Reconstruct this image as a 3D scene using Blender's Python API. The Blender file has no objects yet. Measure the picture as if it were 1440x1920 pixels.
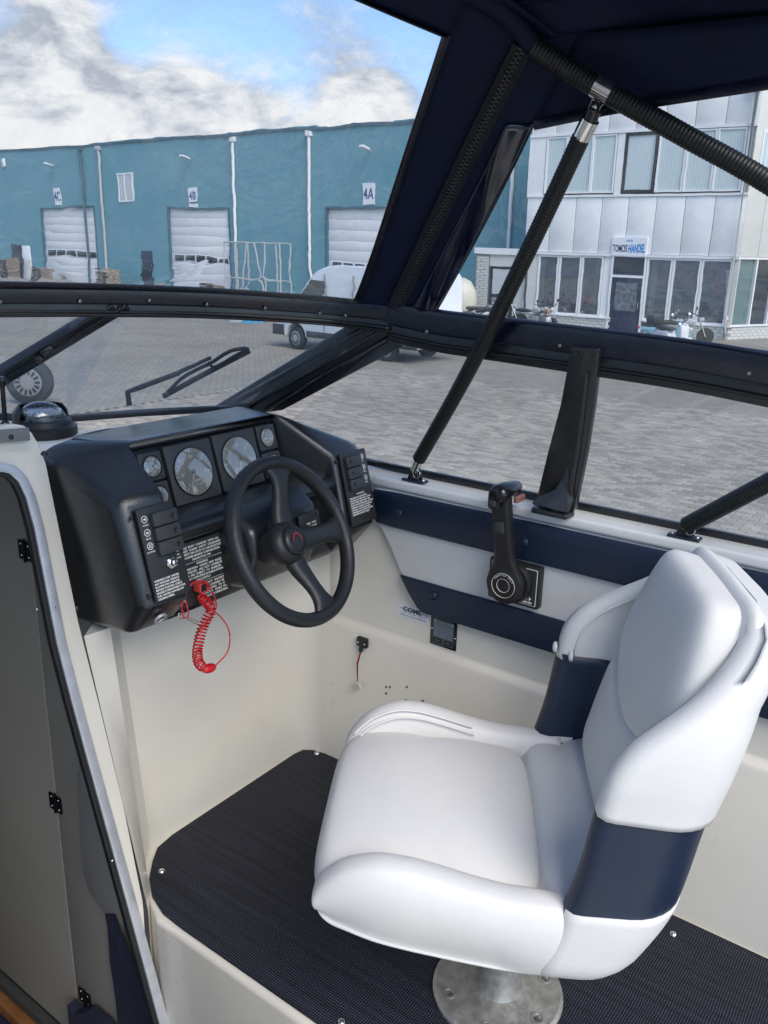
import bpy, bmesh, math, random
from mathutils import Vector, Matrix, noise
PI = math.pi
V = Vector
R = math.radians
random.seed(7)
scn = bpy.context.scene
col = scn.collection

# ------------------------------------------------------------------ camera
# boat frame: +Y towards the bow, +X to starboard, z = 0 on the helm platform
FOC, CX, CY = 1580.0, 720.0, 960.0
CAM = V((0, 0, 1.3))
_p, _r, _y = R(17.2), R(1.5), R(54.2)
FWD = V((math.sin(_y)*math.cos(_p), math.cos(_y)*math.cos(_p), -math.sin(_p)))
_r0 = V((math.cos(_y), -math.sin(_y), 0)); _u0 = _r0.cross(FWD)
RGT = math.cos(_r)*_r0 + math.sin(_r)*_u0
UPV = RGT.cross(FWD)
cd = bpy.data.cameras.new('camera'); cam = bpy.data.objects.new('camera', cd); col.objects.link(cam)
cd.sensor_fit = 'VERTICAL'; cd.sensor_height = 24; cd.lens = FOC/1920*24
cd.clip_start = 0.02; cd.clip_end = 3000
m = Matrix.Identity(4)
for i in range(3):
    m[i][0] = RGT[i]; m[i][1] = UPV[i]; m[i][2] = -FWD[i]; m[i][3] = CAM[i]
cam.matrix_world = m
scn.camera = cam

def ray(x, y): return RGT*((x-CX)/FOC) - UPV*((y-CY)/FOC) + FWD
def at(x, y, X=None, Y=None, Z=None):
    """point of a real surface (plane X=, Y= or Z=) measured off the photograph"""
    d = ray(x, y)
    if X is not None: t = (X-CAM.x)/d.x
    elif Y is not None: t = (Y-CAM.y)/d.y
    else: t = (Z-CAM.z)/d.z
    return CAM + d*t
def atp(x, y, P, N):
    d = ray(x, y); P = V(P); N = V(N)
    return CAM + d*(((P-CAM).dot(N))/d.dot(N))
def proj(P):
    v = V(P)-CAM; w = v.dot(FWD)
    return (CX+FOC*v.dot(RGT)/w, CY-FOC*v.dot(UPV)/w)

# ------------------------------------------------------------------ world, sun
SUN_EL, SUN_AZ = R(45), R(205)        # azimuth from +Y clockwise (aft, port side)
w = bpy.data.worlds.new('World'); scn.world = w; w.use_nodes = True
nt = w.node_tree; N = nt.nodes; L = nt.links
N.clear()
def wn(t, **k):
    n = N.new(t)
    for a, b in k.items(): setattr(n, a, b)
    return n
out = wn('ShaderNodeOutputWorld'); bg = wn('ShaderNodeBackground')
bg.inputs['Strength'].default_value = 0.13
sky = wn('ShaderNodeTexSky'); sky.sky_type = 'NISHITA'; sky.sun_disc = False
sky.sun_elevation = SUN_EL; sky.sun_rotation = SUN_AZ
sky.air_density = 1.0; sky.dust_density = 0.6; sky.ozone_density = 1.4
tc = wn('ShaderNodeTexCoord')
mp = wn('ShaderNodeMapping'); mp.inputs['Scale'].default_value = (1, 1, 2.0)
L.new(tc.outputs['Generated'], mp.inputs['Vector'])
def fbm(scale, detail, rough, off=(0, 0, 0), dist=0.3):
    m2 = wn('ShaderNodeMapping'); m2.inputs['Location'].default_value = off
    L.new(mp.outputs[0], m2.inputs['Vector'])
    n = wn('ShaderNodeTexNoise'); n.inputs['Scale'].default_value = scale
    n.inputs['Detail'].default_value = detail; n.inputs['Roughness'].default_value = rough
    n.inputs['Distortion'].default_value = dist
    L.new(m2.outputs[0], n.inputs['Vector']); return n.outputs['Fac']
def mth(op, a, b=None, c=None, clamp=False):
    n = wn('ShaderNodeMath', operation=op, use_clamp=clamp)
    for i, v in enumerate((a, b, c)):
        if v is None: continue
        if isinstance(v, (int, float)): n.inputs[i].default_value = v
        else: L.new(v, n.inputs[i])
    return n.outputs[0]
n1 = fbm(6.5, 12, 0.64)
n1u = fbm(6.5, 12, 0.64, (0, 0, 0.06))
n2 = fbm(2.2, 4, 0.5, (3.1, 1.7, 0.4))
# heaped clouds standing in particular parts of the sky
blobs = [((120, 165), 4.6, .34), ((250, 225), 4.6, .32), ((10, 240), 4.0, .28), ((720, 185), 4.2, .32), ((470, 240), 3.0, .20),
         ((640, 150), 3.5, .10), ((235, 100), 2.0, -.30), ((560, 95), 4.0, -.10), ((760, 60), 3.5, -.24), ((600, 20), 4.0, .10), ((30, 75), 2.2, -.12), ((380, 25), 3.0, -.05)]
tot = None
for (px, py), deg, wt in blobs:
    c = ray(px, py).normalized()
    vm = wn('ShaderNodeVectorMath', operation='DISTANCE'); L.new(tc.outputs['Generated'], vm.inputs[0]); vm.inputs[1].default_value = c
    g = mth('MULTIPLY', vm.outputs['Value'], 1/R(deg))
    g = mth('POWER', g, 2.0); g = mth('MULTIPLY', g, -1.0); g = mth('EXPONENT', g)
    g = mth('MULTIPLY', g, wt)
    tot = g if tot is None else mth('ADD', tot, g)
den = mth('ADD', mth('ADD', mth('MULTIPLY', n1, 0.75), mth('MULTIPLY', n2, 0.25)), tot)
denu = mth('ADD', mth('ADD', mth('MULTIPLY', n1u, 0.75), mth('MULTIPLY', n2, 0.25)), tot)
def ramp(v, stops):
    r = wn('ShaderNodeValToRGB'); e = r.color_ramp.elements
    while len(e) < len(stops): e.new(0.5)
    for i, (p, c) in enumerate(stops):
        e[i].position = p; e[i].color = c if len(c) == 4 else (*c, 1)
    L.new(v, r.inputs[0]); return r.outputs[0]
cover = ramp(den, [(0.49, (0.04,)*3), (0.57, (0.38,)*3), (0.69, (1, 1, 1))])
lit = mth('ADD', mth('MULTIPLY', mth('SUBTRACT', den, denu), 4.5), 0.05)
lit2 = mth('ADD', lit, mth('MULTIPLY', mth('SUBTRACT', den, 0.5), 1.3))
ccol = ramp(lit2, [(0.0, (1.45, 1.55, 1.72)), (0.2, (1.9, 2.0, 2.13)), (0.42, (2.4, 2.46, 2.52)), (0.7, (2.95, 2.93, 2.88))])
mx = wn('ShaderNodeMix', data_type='RGBA')
gm = wn('ShaderNodeMix', data_type='RGBA', blend_type='MULTIPLY'); gm.inputs[0].default_value = 1
L.new(sky.outputs[0], gm.inputs['A']); gm.inputs['B'].default_value = (.48, .55, .64, 1)
L.new(cover, mx.inputs[0]); L.new(gm.outputs['Result'], mx.inputs['A']); L.new(ccol, mx.inputs['B'])
L.new(mx.outputs['Result'], bg.inputs['Color']); L.new(bg.outputs[0], out.inputs[0])

sd = bpy.data.lights.new('sun', 'SUN'); sun = bpy.data.objects.new('sun', sd); col.objects.link(sun)
sd.energy = 1.25; sd.angle = R(40); sd.color = (1.0, 0.92, 0.81)
sdir = V((math.sin(SUN_AZ)*math.cos(SUN_EL), math.cos(SUN_AZ)*math.cos(SUN_EL), math.sin(SUN_EL)))
sun.rotation_euler = sdir.to_track_quat('Z', 'Y').to_euler(); sun.location = (0, 0, 30)

scn.view_settings.view_transform = 'Standard'; scn.view_settings.look = 'None'
scn.view_settings.exposure = 1.5; scn.view_settings.gamma = 1
scn.view_settings.use_curve_mapping = False
scn.cycles.max_bounces = 10; scn.cycles.transparent_max_bounces = 24; scn.cycles.transmission_bounces = 10

# ------------------------------------------------------------------ materials
MATS = {}
def mat(name, c, rough=0.5, metal=0.0, var=0.0, vscale=8, bump=0.0, bscale=200, coat=0, spec=0.5, extra=None, detail=4, crough=0.03, ior=1.5):
    if name in MATS: return MATS[name]
    M = bpy.data.materials.new(name); M.use_nodes = True
    t = M.node_tree; b = t.nodes['Principled BSDF']
    b.inputs['Base Color'].default_value = (*c, 1); b.inputs['Roughness'].default_value = rough
    b.inputs['Metallic'].default_value = metal; b.inputs['Coat Weight'].default_value = coat
    b.inputs['Specular IOR Level'].default_value = spec; b.inputs['Coat Roughness'].default_value = crough; b.inputs['IOR'].default_value = ior
    co = t.nodes.new('ShaderNodeTexCoord')
    if var:
        n = t.nodes.new('ShaderNodeTexNoise'); n.inputs['Scale'].default_value = vscale; n.inputs['Detail'].default_value = 6
        n.inputs['Roughness'].default_value = 0.65
        t.links.new(co.outputs['Object'], n.inputs['Vector'])
        r = t.nodes.new('ShaderNodeMapRange'); r.inputs['From Min'].default_value = 0.3; r.inputs['From Max'].default_value = 0.7
        r.inputs['To Min'].default_value = 1-var; r.inputs['To Max'].default_value = 1+var
        t.links.new(n.outputs['Fac'], r.inputs['Value'])
        mm = t.nodes.new('ShaderNodeVectorMath'); mm.operation = 'SCALE'; mm.inputs[0].default_value = c
        t.links.new(r.outputs[0], mm.inputs['Scale']); t.links.new(mm.outputs[0], b.inputs['Base Color'])
        r2 = t.nodes.new('ShaderNodeMapRange'); r2.inputs['From Min'].default_value = 0.3; r2.inputs['From Max'].default_value = 0.7
        r2.inputs['To Min'].default_value = max(0.02, rough-0.08); r2.inputs['To Max'].default_value = min(1, rough+0.08)
        t.links.new(n.outputs['Fac'], r2.inputs['Value']); t.links.new(r2.outputs[0], b.inputs['Roughness'])
    if bump:
        n = t.nodes.new('ShaderNodeTexNoise'); n.inputs['Scale'].default_value = bscale; n.inputs['Detail'].default_value = detail
        t.links.new(co.outputs['Object'], n.inputs['Vector'])
        bp = t.nodes.new('ShaderNodeBump'); bp.inputs['Strength'].default_value = bump; bp.inputs['Distance'].default_value = 0.002
        t.links.new(n.outputs['Fac'], bp.inputs['Height']); t.links.new(bp.outputs[0], b.inputs['Normal'])
    if extra: extra(M, t, b, co)
    MATS[name] = M; return M

gel = mat('cream_gelcoat', (0.68, 0.65, 0.58), 0.33, var=0.05, vscale=3, coat=0.25, bump=0.04, bscale=40)
gelw = mat('white_gelcoat', (0.70, 0.70, 0.68), 0.3, var=0.03, vscale=4, coat=0.3)
def creased(M, t, b, co):
    n = t.nodes.new('ShaderNodeTexNoise'); n.inputs['Scale'].default_value = 11; n.inputs['Detail'].default_value = 3; n.inputs['Distortion'].default_value = .6
    g = t.nodes.new('ShaderNodeTexNoise'); g.inputs['Scale'].default_value = 650; g.inputs['Detail'].default_value = 2
    for q_ in (n, g): t.links.new(co.outputs['Object'], q_.inputs['Vector'])
    b1 = t.nodes.new('ShaderNodeBump'); b1.inputs['Strength'].default_value = .13; b1.inputs['Distance'].default_value = .012
    b2 = t.nodes.new('ShaderNodeBump'); b2.inputs['Strength'].default_value = .22; b2.inputs['Distance'].default_value = .0012
    t.links.new(n.outputs['Fac'], b1.inputs['Height']); t.links.new(g.outputs['Fac'], b2.inputs['Height']); t.links.new(b1.outputs[0], b2.inputs['Normal']); t.links.new(b2.outputs[0], b.inputs['Normal'])
vin_w = mat('white_vinyl', (0.66, 0.655, 0.64), 0.55, var=0.03, vscale=5, extra=creased, spec=0.35)
vin_n = mat('navy_vinyl', (0.006, 0.016, 0.042), 0.45, var=0.10, vscale=10, bump=0.16, bscale=600)
def leather(M, t, b, co):
    v = t.nodes.new('ShaderNodeTexVoronoi'); v.feature = 'SMOOTH_F1'; v.inputs['Scale'].default_value = 420
    n = t.nodes.new('ShaderNodeTexNoise'); n.inputs['Scale'].default_value = 60; n.inputs['Detail'].default_value = 5
    a = t.nodes.new('ShaderNodeMixRGB'); a.inputs[0].default_value = 0.004
    t.links.new(co.outputs['Object'], a.inputs[1]); t.links.new(n.outputs['Color'], a.inputs[2]); t.links.new(co.outputs['Object'], n.inputs['Vector'])
    t.links.new(a.outputs[0], v.inputs['Vector'])
    r = t.nodes.new('ShaderNodeMapRange'); r.inputs['From Max'].default_value = 0.8
    t.links.new(v.outputs['Distance'], r.inputs['Value'])
    sc2 = t.nodes.new('ShaderNodeMath'); sc2.operation = 'MULTIPLY'; sc2.inputs[1].default_value = .25; t.links.new(n.outputs['Fac'], sc2.inputs[0])
    ad = t.nodes.new('ShaderNodeMath'); ad.operation = 'ADD'; t.links.new(r.outputs[0], ad.inputs[0]); t.links.new(sc2.outputs[0], ad.inputs[1])
    bp = t.nodes.new('ShaderNodeBump'); bp.inputs['Strength'].default_value = 0.24; bp.inputs['Distance'].default_value = 0.0014
    t.links.new(ad.outputs[0], bp.inputs['Height']); t.links.new(bp.outputs[0], b.inputs['Normal'])
dash_m = mat('black_grained_vinyl', (0.006, 0.007, 0.009), 0.34, var=0.03, vscale=12, extra=leather, spec=0.6, coat=0.45, crough=0.28, ior=1.5)
blk = mat('black_plastic', (0.012, 0.012, 0.013), 0.42, var=0.12, vscale=40, bump=0.05, bscale=700)
blk_s = mat('gloss_black_plastic', (0.008, 0.008, 0.009), 0.18, var=0.1, vscale=30)
gry = mat('charcoal_plastic', (0.035, 0.036, 0.038), 0.5, var=0.08, vscale=50, bump=0.05, bscale=900)
blkm = mat('black_anodised_metal', (0.013, 0.014, 0.017), 0.34, metal=0.0, var=0.15, vscale=15, spec=0.7)
hose = mat('black_corrugated_rubber', (0.007, 0.0075, 0.0075), 0.46, spec=0.45)
chrome = mat('polished_steel', (0.72, 0.72, 0.70), 0.16, metal=1.0, var=0.12, vscale=60)
alu = mat('brushed_aluminium', (0.56, 0.58, 0.62), 0.38, metal=0.55, var=0.08, vscale=25, bump=0.05, bscale=300)
cast = mat('cast_aluminium', (0.42, 0.42, 0.40), 0.48, metal=0.8, var=0.25, vscale=45, bump=0.3, bscale=120)
wood = mat('varnished_wood', (0.16, 0.07, 0.025), 0.4, var=0.25, vscale=18)
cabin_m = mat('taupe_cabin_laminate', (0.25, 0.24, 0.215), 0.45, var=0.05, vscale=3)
carpet = mat('navy_carpet', (0.006, 0.009, 0.028), 0.95, var=0.3, vscale=90, bump=0.6, bscale=300)
red = mat('red_plastic', (0.55, 0.010, 0.015), 0.3, var=0.06, vscale=60, coat=0.3)
redl = mat('coral_plastic', (0.72, 0.07, 0.06), 0.4)
prt = mat('white_print', (0.75, 0.75, 0.70), 0.6)
prt_r = mat('red_print', (0.5, 0.05, 0.05), 0.6)
lbl_m = mat('dark_label', (0.022, 0.023, 0.024), 0.45, var=0.06, vscale=60)
canvas = mat('navy_canvas', (0.004, 0.0075, 0.030), 0.75, var=0.25, vscale=14, bump=0.25, bscale=500, spec=0.3)
band_m = mat('black_glossy_webbing', (0.005, 0.007, 0.016), 0.25, var=0.2, vscale=20, bump=0.15, bscale=30, spec=0.6)
hull_m = mat('white_hull', (0.7, 0.7, 0.68), 0.25)

def glassy(name, tint, gl=0.10, rough=0.0, milk=0.0, ior=None, wav=0.0, wscale=6, milkcol=(.7, .75, .8), low=5.0):
    """thin clear sheet: see-through, a fresnel sheen, a little surface haze"""
    M = bpy.data.materials.new(name); M.use_nodes = True; t = M.node_tree; t.nodes.clear()
    o = t.nodes.new('ShaderNodeOutputMaterial'); co = t.nodes.new('ShaderNodeTexCoord')
    if ior:
        tr = t.nodes.new('ShaderNodeBsdfRefraction'); tr.inputs['IOR'].default_value = ior; tr.inputs['Roughness'].default_value = 0.0
    else:
        tr = t.nodes.new('ShaderNodeBsdfTransparent')
    tr.inputs['Color'].default_value = (*tint, 1)
    g = t.nodes.new('ShaderNodeBsdfGlossy'); g.inputs['Roughness'].default_value = rough
    geo = t.nodes.new('ShaderNodeNewGeometry')
    dt_ = t.nodes.new('ShaderNodeVectorMath'); dt_.operation = 'DOT_PRODUCT'
    t.links.new(geo.outputs['Incoming'], dt_.inputs[0]); t.links.new(geo.outputs['Normal'], dt_.inputs[1])
    def mm_(op, x_, y_=None, cl=False):
        n_ = t.nodes.new('ShaderNodeMath'); n_.operation = op; n_.use_clamp = cl
        for i_, q_ in enumerate((x_, y_)):
            if q_ is None: continue
            if isinstance(q_, (int, float)): n_.inputs[i_].default_value = q_
            else: t.links.new(q_, n_.inputs[i_])
        return n_.outputs[0]
    sch = mm_('POWER', mm_('SUBTRACT', 1.0, mm_('ABSOLUTE', dt_.outputs['Value']), True), 5.0)
    fac = mm_('MULTIPLY', mm_('ADD', mm_('MULTIPLY', sch, .92), .07), gl*10, True)
    if wav:
        mpn = t.nodes.new('ShaderNodeMapping'); mpn.inputs['Scale'].default_value = (1, 1, 1.6)
        t.links.new(co.outputs['Object'], mpn.inputs['Vector'])
        n = t.nodes.new('ShaderNodeTexNoise'); n.inputs['Scale'].default_value = wscale; n.inputs['Detail'].default_value = 1.5
        n.inputs['Distortion'].default_value = 1.2; n.inputs['Roughness'].default_value = 0.35
        t.links.new(mpn.outputs[0], n.inputs['Vector'])
        # buckles gather towards the stitched lower hem
        sp = t.nodes.new('ShaderNodeSeparateXYZ'); t.links.new(co.outputs['Object'], sp.inputs[0])
        mr = t.nodes.new('ShaderNodeMapRange'); mr.inputs['From Min'].default_value = -0.40; mr.inputs['From Max'].default_value = -0.31
        mr.inputs['To Min'].default_value = wav*low; mr.inputs['To Max'].default_value = wav
        t.links.new(sp.outputs['Z'], mr.inputs['Value'])
        bp = t.nodes.new('ShaderNodeBump'); bp.inputs['Distance'].default_value = 0.028
        t.links.new(mr.outputs[0], bp.inputs['Strength'])
        t.links.new(n.outputs['Fac'], bp.inputs['Height'])
        t.links.new(bp.outputs[0], g.inputs['Normal'])
        if ior: t.links.new(bp.outputs[0], tr.inputs['Normal'])
    mx = t.nodes.new('ShaderNodeMixShader'); t.links.new(fac, mx.inputs[0])
    t.links.new(tr.outputs[0], mx.inputs[1]); t.links.new(g.outputs[0], mx.inputs[2])
    last = mx
    if milk:
        d = t.nodes.new('ShaderNodeBsdfTranslucent'); d.inputs['Color'].default_value = (*milkcol, 1)
        df = t.nodes.new('ShaderNodeBsdfDiffuse'); df.inputs['Color'].default_value = (*milkcol, 1)
        a0 = t.nodes.new('ShaderNodeMixShader'); a0.inputs[0].default_value = .5
        t.links.new(d.outputs[0], a0.inputs[1]); t.links.new(df.outputs[0], a0.inputs[2])
        n = t.nodes.new('ShaderNodeTexNoise'); n.inputs['Scale'].default_value = 9; n.inputs['Detail'].default_value = 8; n.inputs['Roughness'].default_value = .7
        t.links.new(co.outputs['Object'], n.inputs['Vector'])
        mr = t.nodes.new('ShaderNodeMapRange'); mr.inputs['From Min'].default_value = 0.38; mr.inputs['From Max'].default_value = 0.72
        mr.inputs['To Min'].default_value = milk*0.45; mr.inputs['To Max'].default_value = milk*2.1
        t.links.new(n.outputs['Fac'], mr.inputs['Value'])
        m3 = t.nodes.new('ShaderNodeMixShader'); t.links.new(mr.outputs[0], m3.inputs[0])
        t.links.new(mx.outputs[0], m3.inputs[1]); t.links.new(a0.outputs[0], m3.inputs[2]); last = m3
    t.links.new(last.outputs[0], o.inputs[0]); MATS[name] = M; return M
vinyl_f = glassy('clear_vinyl_front', (0.95, 0.96, 0.98), 0.10, 0.02, 0.13, ior=1.004, wav=0.42, wscale=9)
vinyl_s = glassy('clear_vinyl_side', (0.95, 0.96, 0.97), 0.08, 0.03, 0.07, ior=1.003, wav=0.30, wscale=9, low=1.5)
screen_g = glassy('windscreen_acrylic', (0.90, 0.93, 0.95), 0.11, 0.0, 0.07)  # milk also stands in for the bluish wash reflected in the screen
clear_g = glassy('clear_dome', (0.93, 0.96, 0.97), 0.12, 0.0, 0.0)
gauge_g = glassy('gauge_lens', (0.9, 0.9, 0.9), 0.30, 0.05, 0.10, milkcol=(.8, .8, .76))  # pale milk stands in for sky reflected on the dials

# ------------------------------------------------------------------ mesh helpers
def fr(o, x, y):
    o = V(o); x = V(x).normalized(); y = V(y); y = (y - x*y.dot(x)).normalized(); z = x.cross(y)
    def f(a, b, c=0.0): return o + x*a + y*b + z*c
    f.o, f.x, f.y, f.z = o, x, y, z
    f.m = Matrix(((x.x, y.x, z.x, o.x), (x.y, y.y, z.y, o.y), (x.z, y.z, z.z, o.z), (0, 0, 0, 1)))
    return f
W0 = fr((0, 0, 0), (1, 0, 0), (0, 1, 0))
def chain(pts, n=8, closed=False):
    """Catmull-Rom through pts"""
    P = [V(p) for p in pts]; out = []
    cnt = len(P) if closed else len(P)-1
    for i in range(cnt):
        if closed: a, b, c, d = P[i-1], P[i], P[(i+1) % len(P)], P[(i+2) % len(P)]
        else: a, b, c, d = P[max(i-1, 0)], P[i], P[i+1], P[min(i+2, len(P)-1)]
        for k in range(n):
            t = k/n
            out.append(0.5*((2*b)+(-a+c)*t+(2*a-5*b+4*c-d)*t*t+(-a+3*b-3*c+d)*t*t*t))
    if not closed: out.append(P[-1])
    return out
def ch2(pts, n=6, closed=True):
    return [(p.x, p.y) for p in chain([V((a, b, 0)) for a, b in pts], n, closed)]

class MB:
    def __init__(s): s.v = []; s.f = []
    def add(s, vs, fs):
        o = len(s.v); s.v += [V(v) for v in vs]; s.f += [[o+i for i in f] for f in fs]; return s
    def loft(s, A, B, cap=True):
        n = len(A)
        fs = [[i, (i+1) % n, n+(i+1) % n, n+i] for i in range(n)]
        if cap: fs += [list(range(n))[::-1], list(range(n, 2*n))]
        return s.add(list(A)+list(B), fs)
    def lofts(s, rings, cap=True, closed=True):
        n = len(rings[0]); vs = []; fs = []
        for r in rings: vs += list(r)
        m_ = n if closed else n-1
        for k in range(len(rings)-1):
            for i in range(m_):
                j = (i+1) % n
                fs.append([k*n+i, k*n+j, (k+1)*n+j, (k+1)*n+i])
        if cap: fs += [list(range(n))[::-1], list(range((len(rings)-1)*n, len(rings)*n))]
        return s.add(vs, fs)
    def box(s, f, x0, x1, y0, y1, z0, z1):
        A = [f(x0, y0, z0), f(x1, y0, z0), f(x1, y1, z0), f(x0, y1, z0)]
        B = [f(x0, y0, z1), f(x1, y0, z1), f(x1, y1, z1), f(x0, y1, z1)]
        return s.loft(A, B)
    def wb(s, x0, x1, y0, y1, z0, z1): return s.box(W0, x0, x1, y0, y1, z0, z1)
    def prism(s, f, poly, z0, z1): return s.loft([f(a, b, z0) for a, b in poly], [f(a, b, z1) for a, b in poly])
    def rbox(s, f, x0, x1, y0, y1, z0, z1, r=0.005, n=4):
        P = []
        for cx, cy, a0 in ((x1-r, y1-r, 0), (x0+r, y1-r, 90), (x0+r, y0+r, 180), (x1-r, y0+r, 270)):
            for k in range(n+1):
                a = R(a0+90*k/n); P.append((cx+r*math.cos(a), cy+r*math.sin(a)))
        return s.prism(f, P, z0, z1)
    def lathe(s, f, cx, cy, prof, n=24, cap=True):
        rings = [[f(cx+r*math.cos(2*PI*i/n), cy+r*math.sin(2*PI*i/n), z) for i in range(n)] for r, z in prof]
        return s.lofts(rings, cap)
    def cyl(s, f, cx, cy, r, z0, z1, n=20): return s.lathe(f, cx, cy, [(r, z0), (r, z1)], n)
    def ring(s, f, cx, cy, r0, r1, z0, z1, n=28):
        rings = [[f(cx+r*math.cos(2*PI*i/n), cy+r*math.sin(2*PI*i/n), z) for r, z in ((r0, z0), (r1, z0), (r1, z1), (r0, z1))] for i in range(n)]
        rings.append(rings[0]); return s.lofts(rings, cap=False)
    def sweep(s, path, prof, up=(0, 0, 1), cap=True, radii=None, closed=False):
        P = [V(p) for p in path]; rings = []; n = len(P); up = V(up)
        for i, p in enumerate(P):
            if closed: t = P[(i+1) % n]-P[i-1]
            else: t = P[min(i+1, n-1)]-P[max(i-1, 0)]
            t.normalize(); sd_ = t.cross(up)
            if sd_.length < 1e-4: sd_ = t.cross(V((1, 0.2, 0)))
            sd_.normalize(); u2 = sd_.cross(t)
            k = radii[i] if radii else 1
            rings.append([p+sd_*a*k+u2*b*k for a, b in prof])
        if closed: rings.append(rings[0]); cap = False
        return s.lofts(rings, cap)
    def tube(s, path, r, n=10, radii=None, closed=False, up=(0, 0, 1)):
        return s.sweep(path, [(r*math.cos(2*PI*i/n), r*math.sin(2*PI*i/n)) for i in range(n)], up=up, radii=radii, closed=closed)
    def build(s, name, material, parent=None, smooth=None, bevel=0, seg=2, kind=None, label=None, subdiv=0, solid=0, off=None):
        me = bpy.data.meshes.new(name)
        o3 = ORIG.get(parent.name, V((0, 0, 0))) if parent else V((0, 0, 0))
        me.from_pydata([tuple(v-o3) for v in s.v], [], s.f); me.validate()
        bm = bmesh.new(); bm.from_mesh(me); bmesh.ops.recalc_face_normals(bm, faces=bm.faces); bm.to_mesh(me); bm.free()
        me.materials.append(material)
        ob = bpy.data.objects.new(name, me); col.objects.link(ob)
        if parent: ob.parent = parent; ORIG[ob.name] = o3
        if smooth is not None:
            for p in me.polygons: p.use_smooth = True
            if smooth < 180: me.set_sharp_from_angle(angle=R(smooth))
        if solid:
            md = ob.modifiers.new('thick', 'SOLIDIFY'); md.thickness = solid; md.offset = 0
        if bevel:
            md = ob.modifiers.new('bevel', 'BEVEL'); md.width = bevel; md.segments = seg; md.limit_method = 'ANGLE'; md.angle_limit = R(28)
            for p in me.polygons: p.use_smooth = True
            md.harden_normals = False
        if subdiv:
            md = ob.modifiers.new('sub', 'SUBSURF'); md.levels = subdiv; md.render_levels = subdiv
            for p in me.polygons: p.use_smooth = True
        if kind: ob['kind'] = kind
        if label: ob['label'] = label
        return ob
ORIG = {}
def thing(name, label, cat, loc=(0, 0, 0), group=None):
    o = bpy.data.objects.new(name, None); o.empty_display_size = 0.05; col.objects.link(o)
    o.location = loc; o['label'] = label; o['category'] = cat
    if group: o['group'] = group
    ORIG[o.name] = V(loc); return o
def tag(o, label, cat, group=None):
    o['label'] = label; o['category'] = cat
    if group: o['group'] = group
    return o
def copy_tree(o, parent=None):
    c = o.copy(); col.objects.link(c); c.parent = parent
    for ch in list(o.children): copy_tree(ch, c)
    return c
def text(s, f, size, material, parent, name='lettering', align='CENTER', depth=0.0003, ax=0, ay=0, bold=0, sx=1.0, spacing=1.0):
    cu = bpy.data.curves.new('txt', 'FONT'); cu.body = s; cu.size = size; cu.align_x = align; cu.align_y = 'CENTER'
    cu.extrude = depth; cu.offset = bold; cu.space_character = spacing; cu.resolution_u = 3
    to = bpy.data.objects.new('txt', cu); col.objects.link(to)
    bpy.context.view_layer.update()
    me = bpy.data.meshes.new_from_object(to)
    bpy.data.objects.remove(to); me.name = name
    o3 = ORIG.get(parent.name, V((0, 0, 0)))
    mm = f.m @ Matrix.Translation((ax, ay, 0)) @ Matrix.Diagonal((sx, 1, 1, 1))
    me.transform(mm)
    me.transform(Matrix.Translation(-o3))
    me.materials.clear(); me.materials.append(material)
    ob = bpy.data.objects.new(name, me); col.objects.link(ob); ob.parent = parent; ORIG[ob.name] = o3
    return ob
def puff(mb, f, outline, T, T2=None, rings=9, p=2.2, p2=None):
    """padded shape: outline (a,b), domed by T in front and T2 behind"""
    n = len(outline); cx = sum(a for a, b in outline)/n; cy = sum(b for a, b in outline)/n
    T2 = T*0.3 if T2 is None else T2
    R_ = []
    for k in range(rings, 0, -1):
        u = k/(rings); s_ = math.sin(u*PI/2); h = T2*(1-s_**p)**(1/p)
        R_.append([f(cx+(a-cx)*s_, cy+(b-cy)*s_, -h) for a, b in outline])
    R_ = R_[::-1]
    for k in range(rings-1, 0, -1):
        u = k/(rings); s_ = math.sin(u*PI/2); h = T*(1-s_**p)**(1/p)
        R_.append([f(cx+(a-cx)*s_, cy+(b-cy)*s_, h) for a, b in outline])
    return mb.lofts(R_, cap=True)
def screw(f, a, b, r, parent, material=None, name='screw', h=None):
    m_ = MB(); h = h or r*0.7
    m_.lathe(f, a, b, [(r, 0), (r*.95, h*.5), (r*.6, h), (0.001, h*1.05)], 12)
    return m_.build(name, material or chrome, parent, smooth=60)
# ================================================================== BOAT: fixed shell
def struct(mb, name, m_, **k):
    return mb.build(name, m_, None, kind='structure', **k)
XS, YB, XE = 1.54, 1.345, 0.862
# platform, riser, sole
mb = MB(); mb.prism(W0, [(XE, -1.2), (XS+.03, -1.2), (XS+.03, YB+.02), (.985, YB+.02), (.93, 1.30), (XE, 1.16)], -0.36, -0.002)
struct(mb, 'helm_platform', gel, bevel=0.012, seg=4)
mb = MB(); mb.wb(-1.7, XE+.05, -1.6, .72, -0.40, -0.36); struct(mb, 'cockpit_sole', gel)
# starboard inner side: lower skin, ledge, upper skin, coaming
prof = [(1.525, -.36), (1.525, .385), (1.530, .396), (1.545, .404), (1.545, .775), (1.552, .790), (1.565, .797), (1.62, .800), (1.66, .79), (1.70, .75), (1.72, .40), (1.72, -.4)]
mb = MB()
ys = [-1.7, -1.0, -.3, .3, .8, 1.1, 1.22, 1.40]
mb.lofts([[V((x, y, z)) for x, z in prof] for y in ys])
struct(mb, 'side_wall', gel, smooth=35, bevel=0.004, seg=3)
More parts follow.
